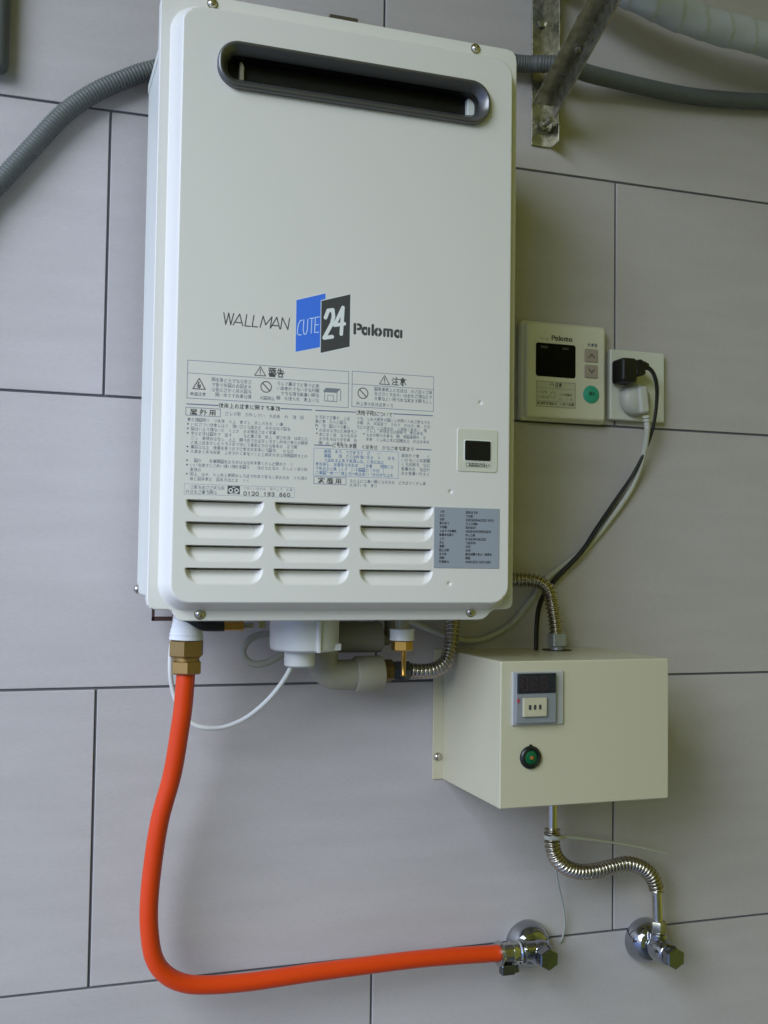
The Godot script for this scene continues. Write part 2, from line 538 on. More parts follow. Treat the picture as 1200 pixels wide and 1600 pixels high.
func relief(xs: Array, ys: Array, skip: Callable, uv: Rect2) -> MB:
	var mb := MB.new()
	var e := 0.0002
	for y: float in ys:
		for x: float in xs:
			var nn := Vector3(raise(x - e, y) - raise(x + e, y), raise(x, y - e) - raise(x, y + e), 2 * e)
			mb.vert(V(x, y, PLATE + 0.0002 + raise(x, y)), nn, Vector2((x - uv.position.x) / uv.size.x, (uv.end.y - y) / uv.size.y))
	var w := xs.size()
	for j in ys.size() - 1:
		for i in w - 1:
			if skip.call((xs[i] + xs[i + 1]) / 2, (ys[j] + ys[j + 1]) / 2): continue
			var a := j * w + i
			mb.tri(a, a + 1, a + w); mb.tri(a + 1, a + w + 1, a + w)
	return mb

func screw_head(r: float) -> MB:
	var mb := MB.new()
	mb.lathe(Vector3.ZERO, V(0, 0, 1), [Vector2(r * 1.25, 0), Vector2(r * 1.25, 0.0006), Vector2(r, 0.0007), Vector2(r * 0.98, r * 0.3), Vector2(r * 0.8, r * 0.58), Vector2(r * 0.5, r * 0.74), Vector2(0.0003, r * 0.8)], 20)
	for k in 2:
		mb.rbox(V(0, 0, r * 0.76), V(r * 0.9 if k == 0 else r * 0.22, r * 0.22 if k == 0 else r * 0.9, r * 0.12), 0.0001, 1)
	return mb

func screws(parent: Node3D, spots: Array, r: float, turn := Basis.IDENTITY) -> void:
	var hm := screw_head(r).mesh()
	for p: Vector3 in spots:
		var o := place("screw", hm, M.steel, parent)
		o.position = p + (o.position if parent.get_parent() == self else Vector3.ZERO)
		o.basis = turn * Basis(V(0, 0, 1), p.x * 37.0)

func heater() -> void:
	var at := V(0.2105, 0.377, 0.0)
	var root := thing("water_heater", "large white wall-mounted gas water heater with a dark exhaust slot and printed warnings", "water heater", at)
	# cabinet behind the cover
	var b := MB.new()
	b.rbox(V(0.2105, 0.653, 0.0975), V(0.352, 0.512, 0.124), 0.003, 3)
	var cab := part("cabinet", b, M.body_paint, root)
	b = MB.new()
	b.rbox(V(0.2105, 0.9125, 0.0965), V(0.3535, 0.010, 0.122), 0.0015, 2)
	part("top_lid", b, M.body_paint, cab)
	screws(cab, [V(0.0338, 0.4025, 0.046)], 0.0042, Basis(V(0, 1, 0), -PI / 2))
	# flange: the flat rim of the cover
	var fl := PackedVector2Array()
	for p in [[0.031, 0.93], [0.031, 0.3955], [0.0318, 0.3915], [0.034, 0.3888], [0.038, 0.3875], [0.050, 0.3873], [0.0532, 0.3862], [0.0575, 0.3795], [0.0595, 0.3776], [0.063, 0.3770], [0.352, 0.3770], [0.3580, 0.3776], [0.3625, 0.3805], [0.3665, 0.3850], [0.3705, 0.3872], [0.3835, 0.3875], [0.3868, 0.3884], [0.3890, 0.3906], [0.3900, 0.3940], [0.39, 0.9440], [0.3890, 0.9505], [0.3855, 0.9550], [0.3800, 0.9565], [0.041, 0.9565], [0.0355, 0.9550], [0.0320, 0.9505], [0.031, 0.9440]]:
		fl.push_back(Vector2(p[0], p[1]))
	b = MB.new()
	b.slab(fl, PLATE - 0.0125, PLATE, 0.0008)
	part("cover_flange", b, M.paint, root)
	# raised cover, printed front
	var area := Rect2(0.0555, 0.486, 0.2445, 0.204)
	var printed := cover_print(area)
	var xs := lines([[0.038, 0.053, 0.0009], [0.053, 0.0600, 0.0018], [0.0600, 0.1324, 0.0045], [0.1324, 0.1402, 0.003], [0.1402, 0.2136, 0.0045], [0.2136, 0.2220, 0.003], [0.2220, 0.2972, 0.0045], [0.2972, 0.3095, 0.003], [0.3095, 0.3175, 0.0008], [0.3175, 0.3405, 0.003], [0.3405, 0.3480, 0.0008], [0.3480, 0.3715, 0.003], [0.3715, 0.3865, 0.0009]])
	var ys := lines([[0.3835, 0.399, 0.0009], [0.399, 0.4090, 0.0025], [0.4090, 0.4170, 0.0008], [0.4170, 0.4975, 0.003], [0.4975, 0.5052, 0.0008], [0.5052, 0.5855, 0.004], [0.5855, 0.5932, 0.0008], [0.5932, 0.86, 0.005], [0.86, 0.91, 0.002], [0.91, 0.930, 0.003], [0.930, 0.9455, 0.0009]])
	for ly: float in louvre_y:
		for yy: float in [ly + 0.0006, ly - 0.0152]:
			ys.append(yy)
	for k in [0, 1, 2]:
		for xx: float in [louvre_x[k][0] - 0.0006, louvre_x[k][1] + 0.0006]:
			xs.append(xx)
	xs.sort(); ys.sort()
	var skip := func(x: float, y: float) -> bool:
		var q := Vector2(absf(x - 0.21225) - 0.14625, absf(y - 0.6645) - 0.253)
		if 0.026 - (Vector2(maxf(q.x, 0), maxf(q.y, 0)).length() + minf(maxf(q.x, q.y), 0)) < -0.001: return true
		var ev := Vector2(absf(x - 0.2152) - 0.1344 + 0.0195, absf(y - 0.8843) - 0.0211 + 0.0195)
		if Vector2(maxf(ev.x, 0), maxf(ev.y, 0)).length() < 0.0150: return true
		for ly: float in louvre_y:
			if y < ly + 0.0006 and y > ly - 0.0152:
				for lx in louvre_x:
					if x > lx[0] - 0.0006 and x < lx[1] + 0.0006: return true
		return false
	var cover := part("front_cover", relief(xs, ys, skip, area), printed, root)
	for ly: float in louvre_y:
		for lx in louvre_x:
			var gx := lines([[lx[0] - 0.0006, lx[0] + 0.020, 0.0007], [lx[0] + 0.020, lx[1] - 0.020, 0.002], [lx[1] - 0.020, lx[1] + 0.0006, 0.0007]])
			var gy := lines([[ly - 0.0152, ly - 0.0014, 0.0007], [ly - 0.0014, ly - 0.00001, 0.0014], [ly, ly + 0.0006, 0.0006]])
			var hole := func(x: float, y: float) -> bool:
				return y > ly - 0.0013 and y < ly and x > lx[0] + 0.002 and x < lx[1] - 0.002
			part("louvre", relief(gx, gy, hole, area), printed, cover)
	# exhaust outlet
	b = MB.new()
	var ring := rrect(0.0808, 0.3496, 0.8632, 0.9054, 0.0195, 12)
	b.band(ring, [Vector2(0.0006, 0.1795), Vector2(0.0006, 0.1850), Vector2(-0.0004, 0.1866), Vector2(-0.0018, 0.1872), Vector2(-0.0030, 0.1866), Vector2(-0.0094, 0.1788), Vector2(-0.0098, 0.1776), Vector2(-0.0098, 0.1752)])
	var vent := part("exhaust_frame", b, M.vent, root)
	b = MB.new()
	b.band(rrect(0.0808, 0.3496, 0.8632, 0.9054, 0.0195, 12), [Vector2(-0.0100, 0.1782), Vector2(-0.0102, 0.1752), Vector2(-0.0102, 0.1620)])
	b.slab(rrect(0.0840, 0.3464, 0.8664, 0.9022, 0.016, 8), 0.1612, 0.1622, 0.0002)
	part("exhaust_cavity", b, M.black, vent)
	for k in 2:
		b = MB.new()
		var tx: float = [0.1035, 0.3322][k]
		var wd: float = [0.0040, 0.0078][k]
		b.slab(PackedVector2Array([Vector2(tx, 0.8755), Vector2(tx + wd, 0.8755), Vector2(tx + wd, 0.8895), Vector2(tx + wd * 0.8, 0.8925), Vector2(tx + wd * 0.4, 0.8945), Vector2(tx, 0.8945)]), 0.1625, 0.1690, 0.0005)
		part("spacer_tab", b, [M.pvc, M.body_paint][k], vent)
	# screws of the cover, a rivet in its rim
	screws(root, [V(0.0781, 0.9490, PLATE), V(0.3438, 0.9508, PLATE), V(0.0783, 0.3835, PLATE), V(0.3442, 0.3848, PLATE)], 0.0042)
	b = MB.new()
	b.lathe(V(0.2108, 0.3848, PLATE), V(0, 0, 1), [Vector2(0.0017, 0), Vector2(0.0016, 0.0003), Vector2(0.0009, 0.0005), Vector2(0.0008, 0.0001), Vector2(0, 0.0001)], 12)
	part("rivet", b, M.body_paint, root)
	# status window
	b = MB.new()
	b.slab(rrect(0.3197, 0.3627, 0.5210, 0.5632, 0.003, 4), PANEL, PANEL + 0.0009, 0.0006)
	var win := part("window_plate", b, mat(Color(0.84, 0.835, 0.76), 0.3), root)
	b = MB.new()
	b.slab(rrect(0.3268, 0.3558, 0.5312, 0.5524, 0.0022, 4), PANEL + 0.0009, PANEL + 0.0013, 0.0003)
	part("window_rim", b, mat(Color(0.88, 0.89, 0.84), 0.3), win)
	b = MB.new()
	b.slab(rrect(0.3277, 0.3549, 0.5321, 0.5515, 0.0016, 4), PANEL + 0.0013, PANEL + 0.0017, 0.0003)
	part("window_glass", b, mat(Color(0.10, 0.10, 0.10), 0.1), win)
	var k := Ink.new(0.3285, 0.3555, 0.5258, 0.5303, 6000, Color(0.84, 0.835, 0.76))
	var inkc := Color(0.25, 0.25, 0.25)
	k.row("0器器器こ8ー", 0.3292, 0.5265, 0.0030, 0.0031, 0.0004, 0.0004, inkc)
	k.row("88上り", 0.3430, 0.5265, 0.0026, 0.0030, 0.0004, 0.0004, inkc)
	b = MB.new()
	b.sheet(0.3285, 0.3555, 0.5258, 0.5303, PANEL + 0.0012)
	part("window_caption", b, ink_mat(k), win)
	# rating plate
	b = MB.new()
	b.slab(rrect(0.2971, 0.3655, 0.4275, 0.4860, 0.0006, 2), PANEL - 0.0002, PANEL + 0.0003, 0.0001)
	var sticker := part("rating_plate", b, mat(Color(0.62, 0.645, 0.68), 0.4), root, "grey rating plate with rows of small dark print")
	b = MB.new()
	b.sheet(0.2975, 0.3651, 0.4279, 0.4856, PANEL + 0.0006)
	part("rating_print", b, ink_mat(rating_print(), 0.4), sticker)
	# hangers
	b = MB.new()
	b.rbox(V(0.2491, 0.72, 0.0065), V(0.0329, 0.642, 0.005), 0.001, 2)
	b.rbox(V(0.2491, 0.985, 0.02), V(0.0329, 0.05, 0.03), 0.001, 2)
	b.rbox(V(0.2105, 0.885, 0.022), V(0.30, 0.03, 0.026), 0.001, 2)
	part("hanger_bracket", b, mat(Color(0.36, 0.33, 0.27), 0.6, 0.3), root)
	b = MB.new()
	var br := PackedVector2Array([Vector2(0.0505, 0.3702), Vector2(0.110, 0.3702), Vector2(0.110, 0.400), Vector2(0.0738, 0.400), Vector2(0.0738, 0.3838), Vector2(0.0725, 0.3762)])
	b.rbox(V(0.0519, 0.386, 0.030), V(0.0028, 0.032, 0.003), 0.0004, 1)
	b.rbox(V(0.0635, 0.3722, 0.030), V(0.026, 0.0044, 0.003), 0.0004, 1)
	b.rbox(V(0.0740, 0.386, 0.030), V(0.0060, 0.032, 0.003), 0.0004, 1)
	b.rbox(V(0.0635, 0.400, 0.030), V(0.026, 0.030, 0.003), 0.0004, 1)
	part("foot_bracket", b, M.brown, root, "brown slotted bracket below the lower left corner")
	# underside: taped water outlet, drain cap, drain cock, gas tap stub
	b = MB.new()
	var prof := []
	for i in 14:
		prof.append(Vector2(0.0162 - 0.0045 * pow(i / 13.0, 1.6) + 0.0004 * sin(i * 2.6), i * 0.0017))
	b.lathe(V(0.0754, 0.3560, 0.10), V(0.03, 1, 0), prof, 28)
	b.lathe(V(0.0760, 0.376, 0.10), V(0, 1, 0), [Vector2(0.0100, 0), Vector2(0.0100, 0.022)], 20)
	part("taped_outlet", b, M.tape, root, "pipe outlet wound in white thread tape")
	b = MB.new()
	b.lathe(V(0.1943, 0.3435, 0.09), V(0, 1, 0), [Vector2(0, 0), Vector2(0.0308, 0), Vector2(0.0335, 0.0018), Vector2(0.0345, 0.006), Vector2(0.0348, 0.054)], 40)
	b.rbox(V(0.2225, 0.348, 0.108), V(0.008, 0.007, 0.010), 0.001, 1)
	var cap := part("drain_cap", b, M.white_plastic, root)
	b = MB.new()
	b.lathe(V(0.1897, 0.3275, 0.09), V(0, 1, 0), [Vector2(0, 0), Vector2(0.0135, 0), Vector2(0.0152, 0.0014), Vector2(0.0155, 0.0165)], 32)
	part("cap_spigot", b, M.white_plastic, cap)
	b = MB.new()
	b.rbox(V(0.2000, 0.3590, 0.1240), V(0.0035, 0.031, 0.006), 0.0008, 2)
	part("cap_rib", b, M.white_plastic, cap)
	b = MB.new()
	b.lathe(V(0.2908, 0.3650, 0.11), V(0, 1, 0), [Vector2(0.0072, 0), Vector2(0.0072, 0.012), Vector2(0.0066, 0.0125), Vector2(0.0066, 0.032)], 20)
	var tap := part("drain_cock", b, M.pvc, root)
	b = MB.new()
	b.lathe(V(0.2909, 0.3537, 0.11), V(0, 1, 0), [Vector2(0, 0), Vector2(0.0118, 0), Vector2(0.0128, 0.0006), Vector2(0.0122, 0.003), Vector2(0.0122, 0.0088), Vector2(0.0130, 0.0112), Vector2(0.0122, 0.0118), Vector2(0.007, 0.0118)], 28)
	part("cock_collar", b, M.white_plastic, tap)
	b = MB.new()
	b.hex(V(0.2910, 0.3434, 0.11), V(0, 1, 0), 0.0112, 0.0104, 0.55)
	b.lathe(V(0.2914, 0.3183, 0.1145), V(0, 1, 0), [Vector2(0, 0), Vector2(0.0026, 0), Vector2(0.0028, 0.0006), Vector2(0.0023, 0.0012), Vector2(0.0022, 0.014), Vector2(0.0026, 0.0145), Vector2(0.0026, 0.026)], 16)
	part("cock_nozzle", b, M.brass, tap)
	b = MB.new()
	b.tube([V(0.068, 0.3765, 0.115), V(0.076, 0.3748, 0.115), V(0.086, 0.3712, 0.115), V(0.0935, 0.3698, 0.115), V(0.1085, 0.3696, 0.115)], func(s: float, _t: float) -> float: return lerpf(0.0016, 0.0052, smoothstep(0.0, 0.024, s)), 16, 0.002)
	var stub := part("gas_lever", b, M.rubber, root, "black rubber sleeve with a brass ferrule under the cover")
	b = MB.new()
	b.lathe(V(0.1085, 0.3698, 0.115), V(1, 0, 0), [Vector2(0, 0), Vector2(0.0052, 0), Vector2(0.0052, 0.0010), Vector2(0.0046, 0.0012), Vector2(0.0046, 0.0160), Vector2(0.0050, 0.0162), Vector2(0.0050, 0.0185), Vector2(0.0, 0.0187)], 20)
	part("ferrule", b, M.brass, stub)
	b = MB.new()
	b.lathe(V(0.127, 0.3699, 0.115), V(1, 0, 0), [Vector2(0.0030, 0), Vector2(0.0030, 0.010), Vector2(0, 0.0102)], 12)
	b.rbox(V(0.1475, 0.3715, 0.105), V(0.007, 0.010, 0.006), 0.001, 1)
	part("stub_pin", b, M.galv, stub)

# ---------------------------------------------------------------- print on the heater
func logo_word(k: Ink, x: float, y: float, u: float, c: Color, gap: Color) -> void:
	# stencil-cut heavy word, u = cap height; letters drawn from thick strokes
	var w := u * 0.235
	var o := Vector2(x, y)
	k.line(o + Vector2(0.12, 0.12) * u, o + Vector2(0.12, 0.88) * u, w, c)
	for q in [0.5, 0.88]:
		k.line(o + Vector2(0.12, q) * u, o + Vector2(0.42, q) * u, w * 0.8, c)
	k.arc(o + Vector2(0.42, 0.69) * u, u * 0.24, u * 0.19, -90, 90, w * 0.95, c)
	k.line(o + Vector2(0.275, -0.1) * u, o + Vector2(0.275, 1.1) * u, u * 0.06, gap)
	for cx: float in [1.04, 3.92]:
		k.arc(o + Vector2(cx, 0.38) * u, u * 0.22, u * 0.26, 0, 360, w, c)
		k.line(o + Vector2(cx + 0.33, 0.12) * u, o + Vector2(cx + 0.33, 0.64) * u, w * 0.9, c)
		k.line(o + Vector2(cx + 0.19, -0.1) * u, o + Vector2(cx + 0.19, 0.85) * u, u * 0.05, gap)
	k.line(o + Vector2(1.70, 0.12) * u, o + Vector2(1.70, 0.92) * u, w, c)
	k.arc(o + Vector2(2.18, 0.38) * u, u * 0.24, u * 0.26, 0, 360, w, c)
	k.line(o + Vector2(2.18, -0.1) * u, o + Vector2(2.18, 0.9) * u, u * 0.05, gap)
	for j in 3:
		k.line(o + Vector2(2.74 + j * 0.33, 0.12) * u, o + Vector2(2.74 + j * 0.33, 0.62) * u, w * 0.95, c)
	k.line(o + Vector2(2.74, 0.66) * u, o + Vector2(3.36, 0.66) * u, w * 0.8, c)
	for j in 2:
		k.line(o + Vector2(2.90 + j * 0.33, -0.05) * u, o + Vector2(2.90 + j * 0.33, 0.55) * u, u * 0.07, gap)

func cover_print(area: Rect2) -> StandardMaterial3D:
	var base: Color = M.paint.albedo_color
	var k := Ink.new(area.position.x, area.end.x, area.position.y, area.end.y, 4200, base)
	var dark := Color(0.31, 0.31, 0.32)
	var soft := Color(0.38, 0.41, 0.46, 0.72)
	var rule := Color(0.40, 0.45, 0.55)
	var white := Color(0.93, 0.94, 0.92)
	var rng := RandomNumberGenerator.new()
	rng.seed = 11
	# name in thin slanted capitals
	var x := 0.0
	for l in [["00-28 28-40 40-68 68-80", 0.0908, 0.0090, 0.03], ["08-40-88 16-66", 0.0997, 0.0088, 0.14], ["00-08-78", 0.1106, 0.0056, 0.14], ["00-08-78", 0.1172, 0.0056, 0.14], ["08-10-46-80-88", 0.1246, 0.0094, 0.14], ["08-40-88 16-66", 0.1342, 0.0086, 0.14], ["08-00-88-80", 0.1437, 0.0068, 0.14]]:
		k.glyph(l[0], l[1], 0.6454, l[2], 0.0104, 0.0010, dark, l[3])
	# two leaning panels
	var blue := Color(0.29, 0.50, 0.93)
	var grey := Color(0.30, 0.30, 0.305)
	k.poly([Vector2(0.1576, 0.6246), Vector2(0.1864, 0.6320), Vector2(0.1864, 0.6830), Vector2(0.1576, 0.6740)], white)
	k.poly([Vector2(0.1581, 0.6252), Vector2(0.1860, 0.6326), Vector2(0.1860, 0.6823), Vector2(0.1581, 0.6734)], blue)
	k.poly([Vector2(0.1813, 0.6251), Vector2(0.2106, 0.6335), Vector2(0.2106, 0.6844), Vector2(0.1813, 0.6755)], white)
	k.poly([Vector2(0.1820, 0.6260), Vector2(0.2100, 0.6341), Vector2(0.2100, 0.6836), Vector2(0.1820, 0.6748)], grey)
	x = 0.1594
	for l in ["70-40-12-05-07-38-78", "00-06-28-58-76-70", "00-80 40-48", "70-00-08-78 04-64"]:
		k.glyph(l, x, 0.6408 + (x - 0.1594) * 0.23, 0.0044, 0.0135 + (x - 0.1594) * 0.05, 0.0008, Color(0.86, 0.92, 1.0), 0.04, 0.2)
		x += 0.0055
	k.glyph("02-20-60-72-64-08-78", 0.1852, 0.6404, 0.0088, 0.0255, 0.0036, white, 0.05, 0.22)
	k.glyph("60-05-85 60-68", 0.1946, 0.6438, 0.0094, 0.0250, 0.0035, white, 0.05, 0.22)
	logo_word(k, 0.2135, 0.6458, 0.0112, dark, base)
	# warning boxes
	k.frame(0.0597, 0.2095, 0.5765, 0.6105, 0.00042, rule)
	k.line(Vector2(0.0597, 0.5990), Vector2(0.2095, 0.5990), 0.0004, rule)
	k.frame(0.2130, 0.2948, 0.5778, 0.6112, 0.00042, rule)
	k.line(Vector2(0.2130, 0.5990), Vector2(0.2948, 0.5990), 0.0004, rule)
	for c in [Vector2(0.1255, 0.6010), Vector2(0.2450, 0.6008)]:
		k.line(c + Vector2(-0.005, 0), c + Vector2(0.005, 0), 0.0007, dark)
		k.line(c + Vector2(-0.005, 0), c + Vector2(0, 0.0083), 0.0007, dark)
		k.line(c + Vector2(0.005, 0), c + Vector2(0, 0.0083), 0.0007, dark)
		k.line(c + Vector2(0, 0.0030), c + Vector2(0, 0.0058), 0.0008, dark)
		k.line(c + Vector2(0, 0.0014), c + Vector2(0, 0.0015), 0.0009, dark)
	k.row("警告", 0.1334, 0.6010, 0.0066, 0.0074, 0.0011, 0.00095, dark)
	k.row("注意", 0.2526, 0.6010, 0.0064, 0.0072, 0.0011, 0.00085, dark)
	var f := Vector2(0.0703, 0.5852)
	k.line(f + Vector2(-0.0055, 0), f + Vector2(0.0055, 0), 0.0008, dark)
	k.line(f + Vector2(-0.0055, 0), f + Vector2(0, 0.0095), 0.0008, dark)
	k.line(f + Vector2(0.0055, 0), f + Vector2(0, 0.0095), 0.0008, dark)
	k.glyph("40-23-27-58-67-64-45", 0.0683, 0.5864, 0.0038, 0.0050, 0.0010, dark)
	for c in [Vector2(0.1312, 0.5910), Vector2(0.2238, 0.5910)]:
		k.arc(c, 0.0049, 0.0049, 0, 360, 0.0008, dark)
		k.line(c + Vector2(-0.0033, 0.0033), c + Vector2(0.0033, -0.0033), 0.0009, dark)
	k.row("高温注意", 0.0625, 0.5792, 0.0030, 0.0031, 0.0006, 0.0004, soft)
	k.row("火器禁止", 0.1255, 0.5792, 0.0030, 0.0031, 0.0006, 0.0004, soft)
	for i in 4:
		k.mumble(0.0815, 0.1185, 0.5930 - i * 0.0045, 0.0036, 0.0005, soft, rng, 0.05)
		k.mumble(0.1412, 0.1820, 0.5935 - i * 0.0045, 0.0036, 0.0005, soft, rng, 0.05)
		if i < 3: k.mumble(0.2352, 0.2938, 0.5943 - i * 0.0045, 0.0036, 0.0005, soft, rng, 0.05)
	k.mumble(0.2140, 0.2540, 0.5795, 0.0036, 0.0005, soft, rng, 0.05)
	# small drawing of a box on legs
	for i in 6:
		k.line(Vector2(0.1852 + i * 0.0005, 0.5905 + i * 0.0006), Vector2(0.1985 + i * 0.0006, 0.5905 + i * 0.0006), 0.0006, Color(0.5, 0.52, 0.55))
	k.frame(0.1865, 0.1985, 0.5815, 0.5900, 0.0006, soft)
	k.line(Vector2(0.2020, 0.5925), Vector2(0.2020, 0.5825), 0.0007, soft)
	k.frame(0.1895, 0.1950, 0.5815, 0.5870, 0.0005, soft)
	# headings and rules
	k.line(Vector2(0.0597, 0.5712), Vector2(0.0880, 0.5714), 0.0009, rule)
	k.row("使用上の注意に関する事項", 0.0886, 0.5698, 0.0036, 0.0040, 0.0011, 0.0005, dark)
	k.line(Vector2(0.1452, 0.5720), Vector2(0.1744, 0.5724), 0.0009, rule)
	k.line(Vector2(0.1781, 0.5722), Vector2(0.2170, 0.5727), 0.0009, rule)
	k.row("凍結予防について", 0.2180, 0.5706, 0.0036, 0.0040, 0.0009, 0.0005, dark)
	k.line(Vector2(0.2545, 0.5733), Vector2(0.2940, 0.5737), 0.0009, rule)
	k.frame(0.0590, 0.0898, 0.5612, 0.5682, 0.00045, rule)
	k.row("屋外用", 0.0632, 0.5622, 0.0058, 0.0051, 0.0026, 0.0007, dark)
	k.mumble(0.0940, 0.1680, 0.5630, 0.0036, 0.00042, soft, rng, 0.2)
	for i in 13:
		var ends: float = [0.1539, 0.1560, 0.1430, 0.1720, 0.1720, 0.1640, 0.1600, 0.1735, 0, 0.1660, 0.1735, 0.075, 0.1735][i]
		if ends > 0.07: k.mumble(0.0640 if i else 0.0606, ends, 0.5560 - i * 0.00405, 0.0033, 0.00042, soft, rng, 0.16)
		if i in [1, 2, 3, 6, 7, 9, 10, 12]:
			k.line(Vector2(0.0610, 0.5575 - i * 0.00405), Vector2(0.0611, 0.5575 - i * 0.00405), 0.0014, dark)
	k.mumble(0.0640, 0.120, 0.5560 - 13 * 0.00405, 0.0033, 0.00042, soft, rng, 0.2)
	for i in 7:
		k.mumble(0.1781 if i < 3 else 0.1820, 0.2140 if i < 3 else 0.2215, 0.5648 - i * 0.0040, 0.0033, 0.00042, soft, rng, 0.12)
		if i < 3: k.mumble(0.2180, 0.2935, 0.5655 - i * 0.0040, 0.0033, 0.00042, soft, rng, 0.12)
		elif i < 6: k.mumble(0.2275, 0.2760 + 0.003 * i, 0.5665 - i * 0.0040, 0.0033, 0.00042, soft, rng, 0.12)
	for p in [Vector2(0.1795, 0.5550), Vector2(0.1796, 0.5510), Vector2(0.2252, 0.5528)]:
		k.line(p, p + Vector2(0.0001, 0), 0.0013, dark)
	k.line(Vector2(0.1775, 0.5400), Vector2(0.1940, 0.5403), 0.0009, rule)
	k.mumble(0.1946, 0.2770, 0.5388, 0.0040, 0.0005, dark, rng, 0.08)
	k.line(Vector2(0.2775, 0.5407), Vector2(0.2930, 0.5407), 0.0009, rule)
	k.frame(0.1772, 0.2600, 0.5120, 0.5372, 0.0004, Color(0.55, 0.62, 0.75))
	for i in 6:
		k.mumble(0.1790 + (0.008 if i < 3 else 0.0), 0.2560 - (0.0 if i % 2 else 0.008), 0.5332 - i * 0.0040, 0.0034, 0.00045, Color(0.34, 0.45, 0.62, 0.8), rng, 0.28)
		if i < 5: k.mumble(0.2630, 0.2935, 0.5325 - i * 0.0042, 0.0036, 0.00048, soft, rng, 0.1)
	for q in [0.1900, 0.2140, 0.2330]:
		k.frame(q, q + 0.012, 0.5150, 0.5255, 0.00035, Color(0.55, 0.62, 0.75))
	k.frame(0.1776, 0.2085, 0.5042, 0.5108, 0.00045, rule)
	k.row("家庭用", 0.1818, 0.5051, 0.0056, 0.0049, 0.0027, 0.0007, dark)
	k.mumble(0.2120, 0.2920, 0.5066, 0.0034, 0.00042, soft, rng, 0.15)
	k.mumble(0.2120, 0.2390, 0.5028, 0.0034, 0.00042, soft, rng, 0.15)
	# free-call box
	k.frame(0.0590, 0.1592, 0.4908, 0.5000, 0.00035, Color(0.62, 0.65, 0.68))
	k.mumble(0.0608, 0.0955, 0.4958, 0.0034, 0.00045, soft, rng, 0.12)
	k.mumble(0.0608, 0.0900, 0.4916, 0.0034, 0.00045, soft, rng, 0.12)
	k.mumble(0.1120, 0.1580, 0.4965, 0.0030, 0.00035, Color(0.5, 0.53, 0.58, 0.6), rng, 0.12)
	k.poly([Vector2(0.0976, 0.4921), Vector2(0.1088, 0.4921), Vector2(0.1088, 0.4995), Vector2(0.0976, 0.4995)], dark)
	for q in [0.1005, 0.1059]:
		k.arc(Vector2(q, 0.4955), 0.0016, 0.0016, 0, 360, 0.0009, white)
	k.line(Vector2(0.1021, 0.4984), Vector2(0.1043, 0.4984), 0.0008, white)
	k.line(Vector2(0.1000, 0.4930), Vector2(0.1064, 0.4930), 0.0007, white)
	k.row("0120 193 860", 0.1126, 0.4915, 0.0023, 0.0031, 0.00135, 0.00065, dark)
	var m := ink_mat(k, M.paint.roughness)
	return m

func rating_print() -> Ink:
	var k := Ink.new(0.2975, 0.3651, 0.4279, 0.4856, 6000, Color(0.62, 0.645, 0.68))
	var rng := RandomNumberGenerator.new()
	rng.seed = 21
	var c := Color(0.10, 0.10, 0.13)
	var left := [2, 2, 2, 4, 3, 7, 6, 2, 2, 2, 4, 3, 2, 4]
	var right := [5, 3, 11, 5, 4, 10, 4, 8, 4, 2, 2, 11, 2, 10]
	for i in 14:
		var y := 0.4806 - i * 0.00368
		k.mumble(0.3026, 0.3026 + left[i] * 0.00245 + 0.002, y, 0.0025, 0.00042, c, rng, 0.0)
		if i in [2, 4, 5, 7, 8, 9, 10, 13]:
			var x := 0.3297
			for j in right[i] * 1.5:
				k.glyph(Ink.G[str([0, 1, 2, 3, 4, 6, 8, 9][rng.randi() % 8])], x, y, 0.0013, 0.0021, 0.00036, c)
				x += 0.00178
		else:
			k.mumble(0.3297, 0.3297 + right[i] * 0.00252 + 0.002, y, 0.0025, 0.00042, c, rng, 0.0)
	return k

